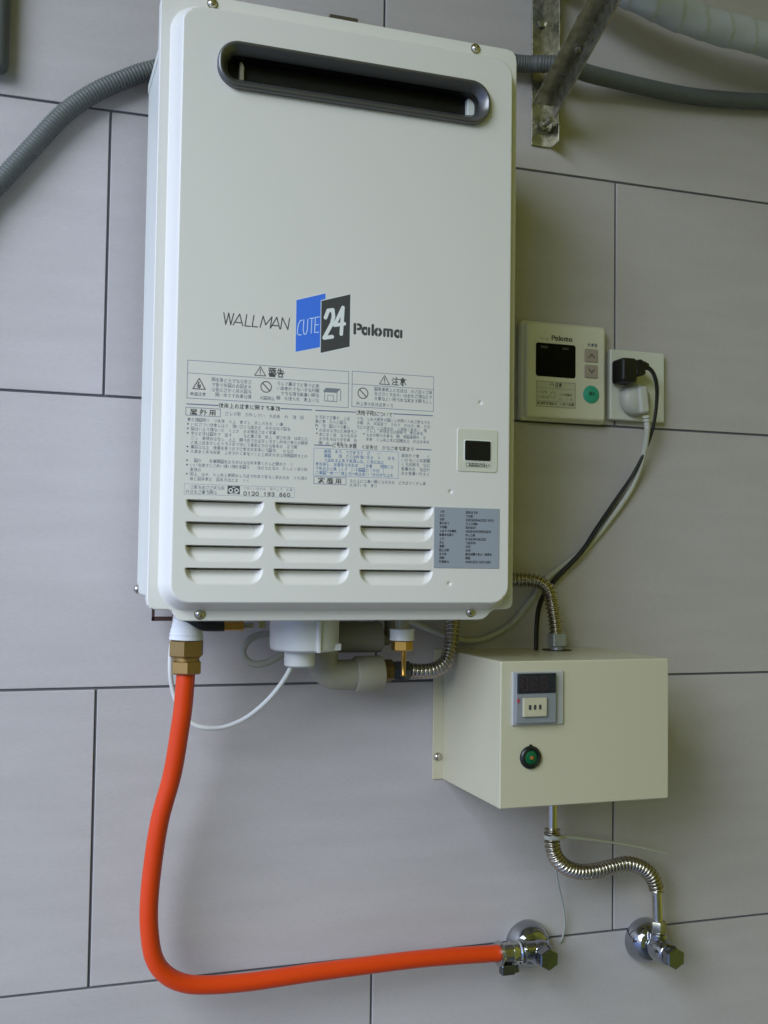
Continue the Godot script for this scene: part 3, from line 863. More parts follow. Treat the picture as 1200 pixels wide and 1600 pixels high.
# ---------------------------------------------------------------- beige control box
func control_box() -> void:
	var root := thing("control_box", "cream metal control box with a clear-fronted timer, on the wall right below the heater", "control box", V(0.4773, 0.189, 0.0))
	var b := MB.new()
	b.rbox(V(0.47735, 0.262, 0.0770), V(0.1941, 0.146, 0.154), 0.0014, 3)
	var shell := part("case", b, M.cream, root)
	b = MB.new()
	b.slab(PackedVector2Array([Vector2(0.3680, 0.1895), Vector2(0.3805, 0.1895), Vector2(0.3805, 0.3350), Vector2(0.3680, 0.3350)]), 0.0004, 0.0020, 0.0004)

	part("mounting_flange", b, M.cream, root)
	screws(root, [V(0.3737, 0.2147, 0.0022)], 0.0040)
	# slot and bush in the top
	b = MB.new()
	b.lathe(V(0.5045, 0.3350, 0.036), V(0, 1, 0), [Vector2(0.017, 0), Vector2(0.017, 0.0006), Vector2(0, 0.0006)], 28)
	part("top_hole", b, M.black, shell)
	# timer
	b = MB.new()
	b.slab(rrect(0.3923, 0.4497, 0.2708, 0.3247, 0.0012, 3), 0.1540, 0.1562, 0.0008)
	var tm := part("timer", b, mat(Color(0.70, 0.70, 0.68), 0.35), root, "digital timer with a dark display and three thumbwheels")
	b = MB.new()
	b.slab(rrect(0.3942, 0.4386, 0.2736, 0.3236, 0.001, 3), 0.1562, 0.1612, 0.0006)
	part("timer_face", b, mat(Color(0.52, 0.53, 0.54), 0.45), tm)
	b = MB.new()
	b.slab(rrect(0.3950, 0.4378, 0.3034, 0.3232, 0.0006, 2), 0.1612, 0.1620, 0.0003)
	part("timer_display", b, M.screen, tm)
	var rd := mat(Color(0.25, 0.035, 0.035), 0.3)
	for j in 3:
		b = MB.new()
		var dx := 0.4030 + j * 0.0105
		for sgm in [[0, 0.0067, 6, 1], [0, 0.0, 6, 1], [0, -0.0067, 6, 1], [-0.0029, 0.0034, 1, 6], [0.0029, 0.0034, 1, 6], [-0.0029, -0.0034, 1, 6], [0.0029, -0.0034, 1, 6]]:
			b.rbox(V(dx + sgm[0], 0.3132 + sgm[1], 0.1621), V(sgm[2] * 0.0008, sgm[3] * 0.0008, 0.0003), 0.0001, 1)
		part("display_digit", b, rd, tm)
	b = MB.new()
	b.slab(rrect(0.4011, 0.4268, 0.2806, 0.2990, 0.0006, 2), 0.1612, 0.1640, 0.0005)
	part("thumbwheel_block", b, mat(Color(0.78, 0.75, 0.62), 0.4), tm)
	for j in 3:
		b = MB.new()
		var wx := 0.4078 + j * 0.0056
		b.rbox(V(wx, 0.2900, 0.1642), V(0.0024, 0.0046, 0.0008), 0.0002, 1)
		part("thumbwheel", b, M.dark_plastic, tm)
	b = MB.new()
	b.rbox(V(0.3962, 0.2965, 0.1616), V(0.0022, 0.0042, 0.001), 0.0003, 1)
	part("timer_lamp", b, mat(Color(0.72, 0.10, 0.14), 0.3), tm)
	b = MB.new()
	b.rbox(V(0.4164, 0.2986, 0.1625), V(0.0466, 0.0522, 0.0128), 0.0012, 2)
	var clear := StandardMaterial3D.new()
	clear.albedo_color = Color(0.9, 0.92, 0.95, 0.03)
	clear.transparency = BaseMaterial3D.TRANSPARENCY_ALPHA
	clear.roughness = 0.03
	clear.metallic_specular = 0.16
	part("clear_cover", b, clear, tm)
	# round illuminated push button
	b = MB.new()
	b.lathe(V(0.4135, 0.2388, 0.154), V(0, 0, 1), [Vector2(0.0116, 0), Vector2(0.0116, 0.0014), Vector2(0.0106, 0.0030), Vector2(0.0086, 0.0036), Vector2(0.0074, 0.0030), Vector2(0.0072, 0.001)], 32)
	b.rbox(V(0.4135, 0.2508, 0.1548), V(0.0026, 0.0020, 0.0016), 0.0004, 1)
	var btn := part("push_button", b, mat(Color(0.09, 0.11, 0.11), 0.3), root)
	b = MB.new()
	b.lathe(V(0.4135, 0.2388, 0.155), V(0, 0, 1), [Vector2(0.0073, 0), Vector2(0.0070, 0.0012), Vector2(0.005, 0.0024), Vector2(0, 0.0030)], 28)
	part("button_lens", b, mat(Color(0.05, 0.36, 0.22), 0.2), btn)
	b = MB.new()
	b.lathe(V(0.4135, 0.2388, 0.1577), V(0, 0, 1), [Vector2(0.0020, 0), Vector2(0.0016, 0.0005), Vector2(0, 0.0007)], 12)
	part("button_mark", b, mat(Color(0.68, 0.42, 0.16), 0.4), btn)

# ---------------------------------------------------------------- remote control
func remote() -> void:
	var root := thing("remote_controller", "square cream wall controller with a dark display and a round green button", "controller", V(0.5243, 0.600, 0.0))
	var b := MB.new()
	b.rbox(V(0.5243, 0.6585, 0.0065), V(0.1115, 0.1170, 0.0122), 0.004, 4)
	part("back_case", b, M.remote, root)
	b = MB.new()
	b.rbox(V(0.5247, 0.6585, 0.0126), V(0.1050, 0.1125, 0.0108), 0.0042, 4)
	part("front_plate", b, M.remote, root)
	b = MB.new()
	b.slab(rrect(0.4845, 0.5364, 0.6510, 0.6904, 0.003, 5), 0.0175, 0.0185, 0.0004)
	var scr := part("display", b, M.screen, root)
	b = MB.new()
	b.sheet(0.4905, 0.4995, 0.6840, 0.6868, 0.0188)
	b.sheet(0.5185, 0.5270, 0.6840, 0.6866, 0.0188)
	part("display_marks", b, mat(Color(0.22, 0.23, 0.23), 0.4), scr)
	var arrow := [PackedVector2Array([Vector2(-0.0044, -0.0025), Vector2(-0.0036, -0.0034), Vector2(0, 0.0006), Vector2(0.0036, -0.0034), Vector2(0.0044, -0.0025), Vector2(0, 0.0026)])]
	for j in 2:
		b = MB.new()
		var cy: float = [0.6797, 0.6608][j]
		b.slab(rrect(0.5481, 0.5657, cy - 0.0078, cy + 0.0078, 0.0018, 4), 0.0175, 0.0196, 0.0006)
		var bt := part("button", b, mat(Color(0.66, 0.61, 0.56), 0.45), root, ["upper button with an up arrow", "lower button with a down arrow"][j])
		b = MB.new()
		var pl := PackedVector2Array()
		for p: Vector2 in arrow[0]:
			pl.push_back(Vector2(0.5569, cy) + Vector2(p.x, p.y * (1 if j == 0 else -1)))
		b.slab(pl, 0.0194, 0.0199, 0.0001)
		part("arrow", b, mat(Color(0.34, 0.32, 0.30), 0.5), bt)
	b = MB.new()
	b.lathe(V(0.5571, 0.6335, 0.0175), V(0, 0, 1), [Vector2(0.0106, 0), Vector2(0.0106, 0.0012), Vector2(0.0096, 0.0021), Vector2(0, 0.0024)], 32)
	var pw := part("power_button", b, mat(Color(0.22, 0.66, 0.55), 0.4), root)
	var k := Ink.new(0.5525, 0.5617, 0.6318, 0.6380, 8000, Color(0.22, 0.66, 0.55))
	k.row("警家", 0.5536, 0.6324, 0.0034, 0.0038, 0.0006, 0.0005, Color(0.08, 0.22, 0.20))
	b = MB.new()
	b.sheet(0.5525, 0.5617, 0.6318, 0.6380, 0.0202)
	part("power_print", b, ink_mat(k), pw)
	var base: Color = M.remote.albedo_color
	var dk := Color(0.22, 0.22, 0.20)
	k = Ink.new(0.4865, 0.5345, 0.6925, 0.7015, 8000, base)
	logo_word(k, 0.5046, 0.6940, 0.0062, dk, base)
	k.row("34-130", 0.4905, 0.6940, 0.0012, 0.0022, 0.0006, 0.0003, Color(0.5, 0.5, 0.46))
	b = MB.new()
	b.sheet(0.4865, 0.5345, 0.6925, 0.7015, 0.0183)
	part("brand_print", b, ink_mat(k), root)
	k = Ink.new(0.5465, 0.5675, 0.6895, 0.6955, 8000, base)
	k.row("給水意告", 0.5474, 0.6905, 0.0040, 0.0040, 0.0006, 0.0006, Color(0.32, 0.36, 0.42))
	b = MB.new()
	b.sheet(0.5465, 0.5675, 0.6895, 0.6955, 0.0183)
	part("button_caption", b, ink_mat(k), root)
	var paper := Color(0.78, 0.77, 0.69)
	k = Ink.new(0.4848, 0.5368, 0.6150, 0.6460, 7000, paper)
	var rng := RandomNumberGenerator.new()
	rng.seed = 8
	var lc := Color(0.45, 0.45, 0.42)
	k.frame(0.4855, 0.5361, 0.6160, 0.6452, 0.0004, lc)
	k.line(Vector2(0.4855, 0.6375), Vector2(0.5361, 0.6375), 0.0003, lc)
	k.line(Vector2(0.4855, 0.6225), Vector2(0.5361, 0.6225), 0.0003, lc)
	k.line(Vector2(0.5030, 0.6415), Vector2(0.5055, 0.6445), 0.0005, dk)
	k.line(Vector2(0.5055, 0.6445), Vector2(0.5080, 0.6415), 0.0005, dk)
	k.line(Vector2(0.5030, 0.6415), Vector2(0.5080, 0.6415), 0.0005, dk)
	k.row("注意", 0.5098, 0.6394, 0.0040, 0.0052, 0.0006, 0.0006, dk)
	k.arc(Vector2(0.5070, 0.6300), 0.0035, 0.0035, 0, 360, 0.0005, lc)
	k.mumble(0.4870, 0.5010, 0.6315, 0.0030, 0.0004, dk, rng)
	k.mumble(0.5150, 0.5345, 0.6295, 0.0034, 0.0005, dk, rng)
	k.mumble(0.4870, 0.5030, 0.6255, 0.0030, 0.0003, lc, rng)
	k.mumble(0.5150, 0.5345, 0.6245, 0.0030, 0.0003, lc, rng)
	k.mumble(0.4870, 0.5340, 0.6182, 0.0036, 0.0005, dk, rng, 0.15)
	b = MB.new()
	b.sheet(0.4848, 0.5368, 0.6150, 0.6460, 0.0183)
	part("caution_sticker", b, ink_mat(k), root)

# ---------------------------------------------------------------- wall socket, plugs and cords
func outlet() -> void:
	var root := thing("wall_socket", "square white double socket plate beside the cream wall controller", "wall socket", V(0.6254, 0.607, 0.0))
	var b := MB.new()
	b.rbox(V(0.6254, 0.6494, 0.0050), V(0.0752, 0.0850, 0.0098), 0.0018, 3)
	part("plate", b, mat(Color(0.83, 0.83, 0.78), 0.4), root)
	b = MB.new()
	b.rbox(V(0.6115, 0.663, 0.0100), V(0.030, 0.031, 0.0012), 0.0005, 1)
	b.rbox(V(0.622, 0.632, 0.0100), V(0.030, 0.026, 0.0012), 0.0005, 1)
	part("socket_face", b, mat(Color(0.80, 0.80, 0.75), 0.4), root)
	# black plug and its cord
	root = thing("black_power_cord", "black power cord with a moulded plug in the upper socket", "power cord", V(0.6, 0.663, 0.011))
	b = MB.new()
	b.rbox(V(0.5980, 0.6628, 0.0245), V(0.0205, 0.0290, 0.0265), 0.004, 3)
	b.rbox(V(0.6120, 0.6665, 0.0300), V(0.0150, 0.0195, 0.0150), 0.004, 3, Basis(V(0, 0, 1), 0.25))
	var plug := part("plug", b, M.rubber, root)
	b = MB.new()
	b.tube([V(0.612, 0.6685, 0.031), V(0.6185, 0.6698, 0.032), V(0.6245, 0.6688, 0.0325)], func(s: float, _t: float) -> float: return lerpf(0.0075, 0.0042, clampf(s / 0.013, 0, 1)), 16, 0.001)
	part("strain_relief", b, M.rubber, plug)
	b = MB.new()
	b.tube([V(0.6226, 0.6690, 0.0320), V(0.6301, 0.6638, 0.0340), V(0.6362, 0.6489, 0.0340), V(0.6389, 0.6265, 0.0300), V(0.6371, 0.6000, 0.0260), V(0.6321, 0.5757, 0.0200), V(0.6187, 0.5427, 0.0120), V(0.5950, 0.5083, 0.0085), V(0.5703, 0.4756, 0.0095), V(0.5497, 0.4478, 0.0105), V(0.5186, 0.4166, 0.0080), V(0.5010, 0.3980, 0.0120), V(0.4897, 0.3821, 0.0200), V(0.4830, 0.3607, 0.0280), V(0.4794, 0.3336, 0.0340)], func(s: float, t: float) -> float: return 0.0024 + 0.0006 * cos(2 * t + s * 14.0), 14, 0.004)
	part("cord", b, M.rubber, root)
	# white plug and its cord
	root = thing("white_power_cord", "white power cord with a round plug in the lower socket", "power cord", V(0.617, 0.6313, 0.011))
	b = MB.new()
	b.lathe(V(0.6185, 0.6315, 0.0108), V(0.06, 0, 1), [Vector2(0.0190, 0), Vector2(0.0198, 0.003), Vector2(0.0194, 0.006), Vector2(0.0178, 0.0100), Vector2(0.0140, 0.0135), Vector2(0.007, 0.0148), Vector2(0, 0.0150)], 36)
	b.rbox(V(0.6230, 0.6300, 0.0240), V(0.0135, 0.0330, 0.0110), 0.004, 3, Basis(V(0, 0, 1), 0.12))
	var wp := part("plug", b, M.cord_white, root)
	b = MB.new()
	for i in 4:
		b.lathe(V(0.6262 + i * 0.0004, 0.6110 - i * 0.0042, 0.0275), V(0.08, -1, 0), [Vector2(0, 0), Vector2(0.0046 - i * 0.0003, 0), Vector2(0.0046 - i * 0.0003, 0.0030), Vector2(0.0030, 0.0031), Vector2(0.0030, 0.0044)], 16)
	part("strain_relief", b, M.cord_white, wp)
	b = MB.new()
	b.tube([V(0.6268, 0.6030, 0.0280), V(0.6278, 0.5930, 0.0270), V(0.6293, 0.5733, 0.0200), V(0.6270, 0.5471, 0.0110), V(0.6155, 0.5193, 0.0060), V(0.5876, 0.4824, 0.0040), V(0.5545, 0.4484, 0.0040), V(0.5119, 0.4188, 0.0036), V(0.4906, 0.3941, 0.0036), V(0.4633, 0.3638, 0.0040), V(0.4304, 0.3474, 0.0060), V(0.4003, 0.3450, 0.0080), V(0.3629, 0.3569, 0.0110), V(0.3339, 0.3679, 0.0140), V(0.3031, 0.3821, 0.0200), V(0.285, 0.398, 0.034)], even(0.0033), 14, 0.004)
	part("cord", b, M.cord_white, root)

# ---------------------------------------------------------------- bracket, conduit, lagged pipe
func angle_bar(b: MB, p0: Vector3, p1: Vector3, side_a: Vector3, side_b: Vector3, wa: float, wb: float, th: float) -> void:
	# L-section from p0 to p1, corner line along the points
	var d := p1 - p0
	var ez := d.normalized()
	for q in 2:
		var s: Vector3 = [side_a, side_b][q]
		var o: Vector3 = [side_b, side_a][q]
		var w: float = [wa, wb][q]
		s = (s - ez * s.dot(ez)).normalized(); o = (o - ez * o.dot(ez) - s * o.dot(s)).normalized()
		var c := p0 + d * 0.5 + s * w * 0.5 + o * th * 0.5
		if q == 1: c += s * th * 0.5
		b.rbox(c, Vector3(w - (th if q == 1 else 0.0), th, d.length()), 0.0004, 1, Basis(s, o, s.cross(o)) if s.cross(o).dot(ez) > 0 else Basis(s, o, s.cross(o)))

func bracket_and_pipes() -> void:
	var root := thing("angle_bracket", "galvanised steel angle bracket with slanting brace, bolted up right of the heater", "bracket", V(0.5118, 0.9295, 0.0))
	var b := MB.new()
	angle_bar(b, V(0.5118, 0.9295, 0.0006), V(0.5118, 1.16, 0.0006), V(-1, 0, 0), V(0, 0, 1), 0.0272, 0.0225, 0.0022)
	part("upright", b, M.galv, root)
	b = MB.new()
	angle_bar(b, V(0.5005, 0.972, 0.0225), V(0.5005, 1.112, 0.315), V(-1, 0, 0), V(0, -0.9, 0.42), 0.0250, 0.0230, 0.0022)
	part("brace", b, M.galv, root)
	b = MB.new()
	angle_bar(b, V(0.5118, 1.140, 0.0030), V(0.5118, 1.140, 0.36), V(-1, 0, 0), V(0, -1, 0), 0.0272, 0.0225, 0.0022)
	part("arm", b, M.galv, root)
	# slots punched in the brace read as paler tabs
	for q in [0.25, 0.62]:
		b = MB.new()
		var c: Vector3 = V(0.5005, 0.972, 0.0225).lerp(V(0.5005, 1.112, 0.315), q)
		b.hex(c + V(-0.0070, -0.001, 0.001), V(0, -0.9, 0.42), 0.0042, 0.0045)
		part("brace_bolt", b, M.steel, root)
	b = MB.new()
	b.lathe(V(0.4985, 0.9530, 0.0028), V(0, 0, 1), [Vector2(0.0088, 0), Vector2(0.0088, 0.0014), Vector2(0.0, 0.0014)], 24)
	b.hex(V(0.4985, 0.9530, 0.0042), V(0.0, 0.0, 1), 0.0066, 0.0055, 0.3)
	b.lathe(V(0.4985, 0.9530, 0.0097), V(0, 0, 1), [Vector2(0.0034, 0), Vector2(0.0034, 0.0150), Vector2(0.0026, 0.0160), Vector2(0, 0.0160)], 16)
	part("anchor_bolt", b, M.galv, root)
	b = MB.new()
	b.hex(V(0.4960, 1.078, 0.0028), V(0, 0, 1), 0.0062, 0.0050)
	part("upper_bolt", b, M.galv, root)
	# grey corrugated conduit running behind the heater
	b = MB.new()
	b.tube([V(-0.40, -0.895, 0.014), V(-0.40, -0.40, 0.014), V(-0.38, 0.10, 0.014), V(-0.30, 0.42, 0.014), V(-0.205, 0.635, 0.014), V(-0.1294, 0.7739, 0.0125), V(-0.1065, 0.8063, 0.0125), V(-0.0772, 0.8454, 0.0125), V(-0.0472, 0.8846, 0.0125), V(-0.0164, 0.9120, 0.0125), V(0.0153, 0.9318, 0.0125), V(0.0378, 0.9430, 0.0130), V(0.10, 0.968, 0.0130), V(0.18, 0.988, 0.0130), V(0.235, 0.997, 0.0450), V(0.265, 0.999, 0.0450), V(0.33, 1.006, 0.0160), V(0.40, 1.0165, 0.0130), V(0.4644, 1.0185, 0.0160), V(0.4853, 1.0173, 0.0260), V(0.5099, 1.0150, 0.0360), V(0.5454, 1.0135, 0.0300), V(0.5846, 1.0154, 0.0220), V(0.6416, 1.0158, 0.0160), V(0.6979, 1.0172, 0.0120), V(0.7543, 1.0209, 0.0120), V(0.8124, 1.0272, 0.0120), V(0.8923, 1.0393, 0.0120), V(1.05, 1.065, 0.012), V(1.22, 1.078, 0.012), V(1.405, 1.08, 0.012)], rings(0.0103, 0.0036, 0.0011), 16, 0.0009)
	var cd := part("corrugated_conduit", b, M.conduit, self)
	tag(cd, "grey corrugated conduit curving across the wall behind the heater top", "conduit")
	# insulated pipe wound with pale tape
	b = MB.new()
	b.tube([V(0.52, 1.1270, 0.060), V(0.60, 1.1000, 0.060), V(0.68, 1.0860, 0.060), V(0.7763, 1.0790, 0.060), V(0.90, 1.076, 0.060), V(1.05, 1.076, 0.06), V(1.405, 1.07, 0.06)], func(s: float, t: float) -> float:
		var q := fposmod(s / 0.034 - t / TAU, 1.0)
		return 0.0192 + 0.0012 * q * q + 0.0005 * sin(t * 3 + s * 90.0) + 0.0006 * sin(s * 41.0 + t), 28, 0.0022)
	cd = part("wrapped_pipe", b, M.wrap, self)
	tag(cd, "thick pipe wound in pale insulating tape at the upper right", "pipe")
	# dark housing cut by the picture's upper left corner
	root = thing("wall_housing", "dark grey rounded housing hanging at the upper left corner", "housing", V(-0.175, 0.900, 0.0))
	b = MB.new()
	b.rbox(V(-0.1765, 1.0575, 0.011), V(0.150, 0.281, 0.020), 0.0095, 4)
	part("housing_shell", b, mat(Color(0.30, 0.31, 0.30), 0.5), root)
	b = MB.new()
	b.rbox(V(-0.1765, 0.985, 0.0205), V(0.128, 0.002, 0.002), 0.0006, 1)
	part("housing_seam", b, M.dark_plastic, root)

# ---------------------------------------------------------------- hoses and fittings
func hoses() -> void:
	# orange hose with its brass union
	var root := thing("orange_hose", "orange rubber hose hanging from the heater and bending across to the left valve", "hose", V(0.0755, 0.0, 0.05))
	var b := MB.new()
	b.tube([V(0.0759, 0.3343, 0.1000), V(0.0757, 0.3240, 0.1000), V(0.0753, 0.3129, 0.0990), V(0.0744, 0.2913, 0.0960), V(0.0724, 0.2695, 0.0920), V(0.0673, 0.2255, 0.0830), V(0.0578, 0.1814, 0.0740), V(0.0530, 0.1366, 0.0650), V(0.0510, 0.0983, 0.0590), V(0.0524, 0.0692, 0.0550), V(0.0574, 0.0431, 0.0520), V(0.0679, 0.0259, 0.0500), V(0.0854, 0.0140, 0.0480), V(0.1093, 0.0081, 0.0460), V(0.1551, 0.0055, 0.0440), V(0.2298, 0.0067, 0.0410), V(0.3449, 0.0066, 0.0370), V(0.4390, 0.0024, 0.0350)], even(0.0090), 26, 0.004)
	part("hose_tube", b, M.orange, root)
	b = MB.new()
	b.hex(V(0.0759, 0.3395, 0.10), V(0, 1, 0), 0.0172, 0.0170, 0.25)
	b.lathe(V(0.0759, 0.3360, 0.10), V(0, 1, 0), [Vector2(0.0125, 0), Vector2(0.0125, 0.0040)], 24)
	part("union_nut", b, M.dull_brass, root)
	b = MB.new()
	b.hex(V(0.0760, 0.3236, 0.10), V(0, 1, 0), 0.0152, 0.0128, 0.45)
	part("lower_nut", b, M.dull_brass, root)
	# thin white lead
	b = MB.new()
	b.tube([V(0.1830, 0.3330, 0.0900), V(0.1817, 0.3285, 0.0900), V(0.1775, 0.3188, 0.0880), V(0.1717, 0.3066, 0.0800), V(0.1610, 0.2901, 0.0680), V(0.1444, 0.2735, 0.0550), V(0.1236, 0.2631, 0.0450), V(0.1036, 0.2625, 0.0400), V(0.0909, 0.2684, 0.0380), V(0.0783, 0.2842, 0.0380), V(0.0719, 0.3013, 0.0400), V(0.0683, 0.3198, 0.0450), V(0.0678, 0.3425, 0.0500), V(0.0692, 0.3622, 0.0600), V(0.0700, 0.3990, 0.0700)], even(0.0024), 12, 0.004)
	var o := part("white_lead", b, M.white_plastic, self)
	tag(o, "thin white lead looping from the drain cap behind the orange hose", "cable")
	# beige cable loop
	b = MB.new()
	b.tube([V(0.200, 0.400, 0.058), V(0.1980, 0.3720, 0.0590), V(0.1848, 0.3614, 0.0600), V(0.1681, 0.3582, 0.0600), V(0.1525, 0.3566, 0.0620), V(0.1417, 0.3504, 0.0640), V(0.1371, 0.3403, 0.0650), V(0.1423, 0.3307, 0.0660), V(0.1535, 0.3279, 0.0660), V(0.1682, 0.3312, 0.0620), V(0.1834, 0.3395, 0.0560), V(0.2010, 0.3474, 0.0420), V(0.212, 0.37, 0.036), V(0.214, 0.40, 0.038)], even(0.0036), 14, 0.004)
	o = part("beige_cable", b, mat(Color(0.62, 0.61, 0.57), 0.5), self)
	tag(o, "thick beige cable curled in a loop beside the white drain cap", "cable")
	# elbow pipe under the heater
	root = thing("elbow_pipe", "beige plastic elbow pipe with a wide collar under the heater", "pipe", V(0.2287, 0.3143, 0.055))
	b = MB.new()
	b.tube([V(0.2235, 0.398, 0.055), V(0.2235, 0.3575, 0.055), V(0.2235, 0.3400, 0.055), V(0.2242, 0.3262, 0.055), V(0.2305, 0.3170, 0.055), V(0.2430, 0.3144, 0.055), V(0.2640, 0.3147, 0.055)], even(0.0158), 24, 0.003)
	part("elbow", b, M.pvc, root)
	b = MB.new()
	b.lathe(V(0.2580, 0.3148, 0.055), V(1, 0.03, 0), [Vector2(0.0150, 0), Vector2(0.0180, 0.0006), Vector2(0.0187, 0.002), Vector2(0.0187, 0.028), Vector2(0.0177, 0.0300), Vector2(0, 0.0300)], 32)
	part("collar", b, M.pvc, root)
	b = MB.new()
	b.hex(V(0.2885, 0.3176, 0.055), V(1, 0, 0), 0.0122, 0.0115, 0.1)
	part("brass_nut", b, mat(Color(0.45, 0.36, 0.22), 0.4, 0.8), root)
	b = MB.new()
	b.hex(V(0.3000, 0.3176, 0.055), V(1, 0, 0), 0.0112, 0.0185, 0.4)
	part("dark_nut", b, mat(Color(0.30, 0.31, 0.31), 0.35, 0.8), root)
	# lagged inlet stub behind the elbow
	root = thing("lagged_pipe", "dull grey-brown lagged pipe stub behind the plastic elbow", "pipe", V(0.264, 0.353, 0.045))
	b = MB.new()
	b.tube([V(0.233, 0.3528, 0.0420), V(0.262, 0.3528, 0.0440), V(0.2800, 0.3526, 0.0440), V(0.2890, 0.3526, 0.0440)], even(0.0165), 22, 0.004)
	part("lagging", b, M.lag, root)
	b = MB.new()
	b.tube([V(0.2870, 0.3545, 0.0440), V(0.2960, 0.3480, 0.0430), V(0.3010, 0.3600, 0.0420), V(0.3000, 0.3800, 0.0420), V(0.2990, 0.4000, 0.0440)], even(0.0058), 14, 0.003)
	part("bend", b, mat(Color(0.42, 0.40, 0.34), 0.6), root)
	# flexible steel hose: elbow -> behind the heater -> control box
	root = thing("flexible_hose", "corrugated steel hose passing behind the heater from the elbow to the box top", "hose", V(0.41, 0.33, 0.02))
	b = MB.new()
	b.tube([V(0.3165, 0.3179, 0.0550), V(0.3346, 0.3161, 0.0540), V(0.3509, 0.3174, 0.0500), V(0.3647, 0.3243, 0.0450), V(0.3718, 0.3377, 0.0400), V(0.3764, 0.3547, 0.0340), V(0.3802, 0.3697, 0.0260), V(0.3868, 0.3857, 0.0170), V(0.3949, 0.3999, 0.0140), V(0.4105, 0.4101, 0.0150), V(0.4342, 0.4139, 0.0160), V(0.4618, 0.4141, 0.0180), V(0.4813, 0.4136, 0.0220), V(0.4930, 0.4087, 0.0270), V(0.4991, 0.3972, 0.0310), V(0.5004, 0.3827, 0.0340), V(0.5028, 0.3647, 0.0360), V(0.5043, 0.3500, 0.0360)], rings(0.0084, 0.0047, 0.0026, 1.4), 20, 0.00055)
	part("corrugated_hose", b, M.flex, root)
	b = MB.new()
	b.rbox(V(0.5045, 0.3465, 0.036), V(0.0165, 0.0155, 0.0165), 0.002, 2)
	b.lathe(V(0.5045, 0.3330, 0.036), V(0, 1, 0), [Vector2(0.0070, 0), Vector2(0.0070, 0.012)], 20)
	part("connector", b, mat(Color(0.66, 0.68, 0.69), 0.35, 0.4), root)
	# lower hose: control box -> right valve
	root = thing("flexible_hose", "short corrugated steel hose bending from under the cream box to the right valve", "hose", V(0.565, 0.085, 0.035))
	b = MB.new()
	b.tube([V(0.4931, 0.1380, 0.0500), V(0.4931, 0.1205, 0.0500), V(0.4985, 0.1058, 0.0490), V(0.5117, 0.0937, 0.0470), V(0.5297, 0.0868, 0.0450), V(0.5512, 0.0853, 0.0430), V(0.5736, 0.0871, 0.0400), V(0.5958, 0.0885, 0.0380), V(0.6165, 0.0820, 0.0360), V(0.6300, 0.0711, 0.0350), V(0.6372, 0.0570, 0.0340), V(0.6378, 0.0530, 0.0340)], rings(0.0090, 0.0047, 0.0027, 1.4), 20, 0.00055)
	part("corrugated_hose", b, M.flex, root)
	b = MB.new()
	b.tube([V(0.4932, 0.1920, 0.05), V(0.4931, 0.1370, 0.05)], even(0.0052), 18, 0.01)
	part("plain_end", b, M.steel, root)
	b = MB.new()
	b.tube([V(0.6376, 0.0560, 0.0340), V(0.6394, 0.0100, 0.0340)], even(0.0060), 18, 0.01)
	part("plain_end", b, M.steel, root)
	# cable tie and loose thread
	b = MB.new()
	b.tube([V(0.4860, 0.1325, 0.0600), V(0.4931, 0.1305, 0.0630), V(0.5020, 0.1300, 0.0575), V(0.5039, 0.1302, 0.0550), V(0.5430, 0.1227, 0.0500), V(0.5956, 0.1114, 0.0450), V(0.6461, 0.0975, 0.0420)], func(s: float, t: float) -> float: return lerpf(0.0023, 0.0012, s / 0.16) * (0.75 + 0.25 * absf(cos(t))), 8, 0.004)
	b.lathe(V(0.4931, 0.1275, 0.05), V(0, 1, 0), [Vector2(0.0090, 0), Vector2(0.0098, 0.0002), Vector2(0.0098, 0.0042), Vector2(0.0090, 0.0044)], 24)
	o = part("cable_tie", b, mat(Color(0.74, 0.74, 0.68), 0.5), self)
	tag(o, "pale plastic cable tie with a long tail sticking out from the lower steel hose", "cable tie")
	b = MB.new()
	b.tube([V(0.4999, 0.1000, 0.0430), V(0.5112, 0.0713, 0.0300), V(0.5225, 0.0489, 0.0180), V(0.5302, 0.0276, 0.0100), V(0.5325, 0.0116, 0.0060), V(0.5308, -0.0024, 0.0030), V(0.5285, -0.0065, 0.0015)], even(0.0011), 8, 0.004)
	o = part("loose_string", b, mat(Color(0.66, 0.67, 0.66), 0.6), self)
	tag(o, "thin pale string hanging against the tiles beside the left valve", "string")

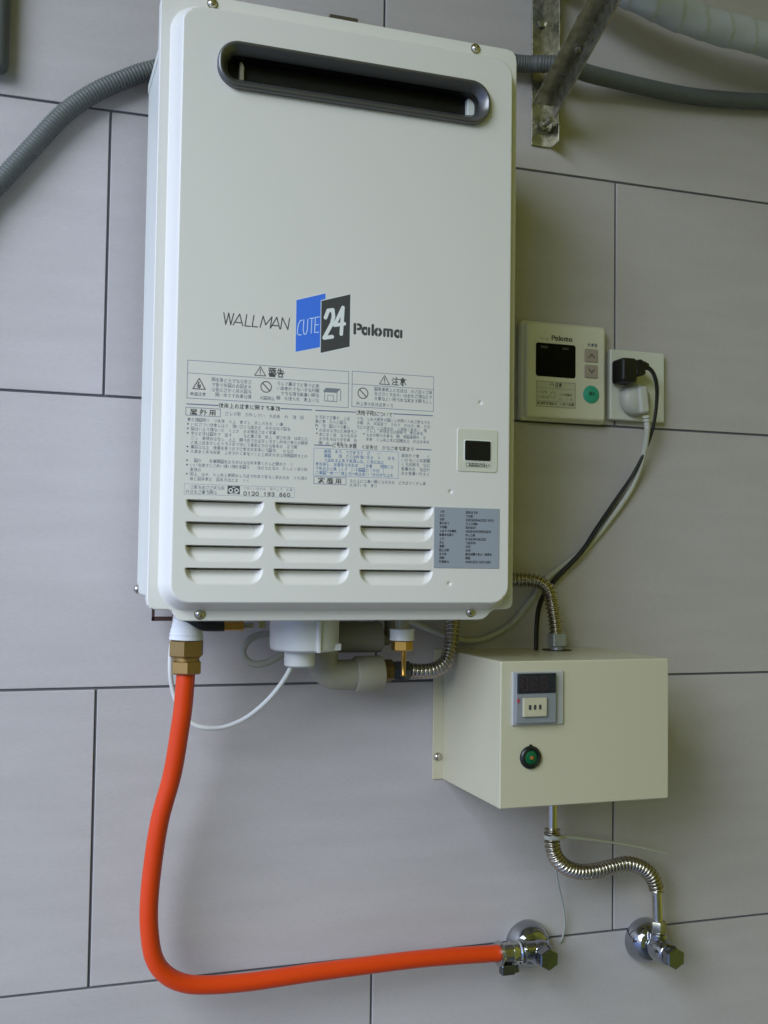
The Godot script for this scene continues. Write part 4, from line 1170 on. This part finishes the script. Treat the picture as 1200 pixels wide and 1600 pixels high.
# ---------------------------------------------------------------- angle valves
func valve(o: Vector3, reach: float, turn: float, label: String) -> Node3D:
	var root := thing(tally("angle_valve", self), label, "valve", o, "chrome angle valves on the wall")
	var z := V(0, 0, 1)
	var b := MB.new()
	b.lathe(o, z, [Vector2(0.0252, 0.0003), Vector2(0.0258, 0.0012), Vector2(0.0258, 0.0060), Vector2(0.0253, 0.0075), Vector2(0.0244, 0.0120), Vector2(0.0224, 0.0170), Vector2(0.0192, 0.0215), Vector2(0.0152, 0.0245), Vector2(0.0120, 0.0255)], 44)
	part("escutcheon", b, M.chrome, root)
	b = MB.new()
	b.lathe(o, z, [Vector2(0.0118, 0.020), Vector2(0.0118, 0.0265), Vector2(0.0134, 0.0285), Vector2(0.0142, 0.033), Vector2(0.0140, 0.040), Vector2(0.0126, reach - 0.0165), Vector2(0.0112, reach - 0.0150), Vector2(0.0112, reach - 0.0125)], 36)
	part("valve_body", b, M.chrome, root)
	b = MB.new()
	b.hex(o + z * (reach - 0.013), z, 0.0122, 0.0130, turn)
	part("valve_knob", b, mat(Color(0.56, 0.57, 0.59), 0.10, 1.0), root)
	return root

func valves() -> void:
	var l := valve(V(0.4858, -0.0016, 0.0), 0.060, 0.5, "chrome angle valve holding the end of the orange hose")
	var b := MB.new()
	var o := V(0.4862, 0.0010, 0.035)
	b.lathe(o, V(-1, 0.02, 0), [Vector2(0.0108, 0.006), Vector2(0.0108, 0.019), Vector2(0.0132, 0.0200), Vector2(0.0140, 0.0218), Vector2(0.0132, 0.0236), Vector2(0.0110, 0.0246), Vector2(0.0110, 0.031)], 30)
	part("side_outlet", b, M.chrome, l)
	b = MB.new()
	b.lathe(o + V(-0.029, 0.0004, 0), V(-1, 0.02, 0), [Vector2(0.0090, -0.004), Vector2(0.0124, -0.0038), Vector2(0.0130, -0.0022), Vector2(0.0115, -0.001), Vector2(0.0113, 0.0060), Vector2(0.0119, 0.0070), Vector2(0.0113, 0.0082), Vector2(0.0112, 0.0165), Vector2(0.0130, 0.0185), Vector2(0.0140, 0.0205), Vector2(0.0132, 0.0225), Vector2(0.0094, 0.0232)], 30)
	part("hose_clamp", b, mat(Color(0.78, 0.78, 0.77), 0.12, 1.0), l)
	b = MB.new()
	b.rbox(V(0.4435, -0.0135, 0.041), V(0.0165, 0.0110, 0.0100), 0.0018, 2)
	b.hex(V(0.4510, -0.0145, 0.041), V(1, 0, 0), 0.0045, 0.0055)
	part("clamp_screw", b, mat(Color(0.46, 0.47, 0.48), 0.2, 0.95), l)
	var r := valve(V(0.6408, -0.0130, 0.0), 0.070, 0.5, "chrome angle valve at lower right, fed by the short steel hose")
	b = MB.new()
	b.lathe(V(0.6405, -0.0100, 0.034), V(-0.02, 1, 0), [Vector2(0.0098, 0.006), Vector2(0.0098, 0.0140), Vector2(0.0075, 0.0150), Vector2(0.0075, 0.0200)], 28)
	part("top_outlet", b, M.chrome, r)
	b = MB.new()
	b.hex(V(0.6400, 0.0060, 0.034), V(0, 1, 0), 0.0092, 0.0130, 0.2)
	part("inlet_nut", b, M.galv, r)
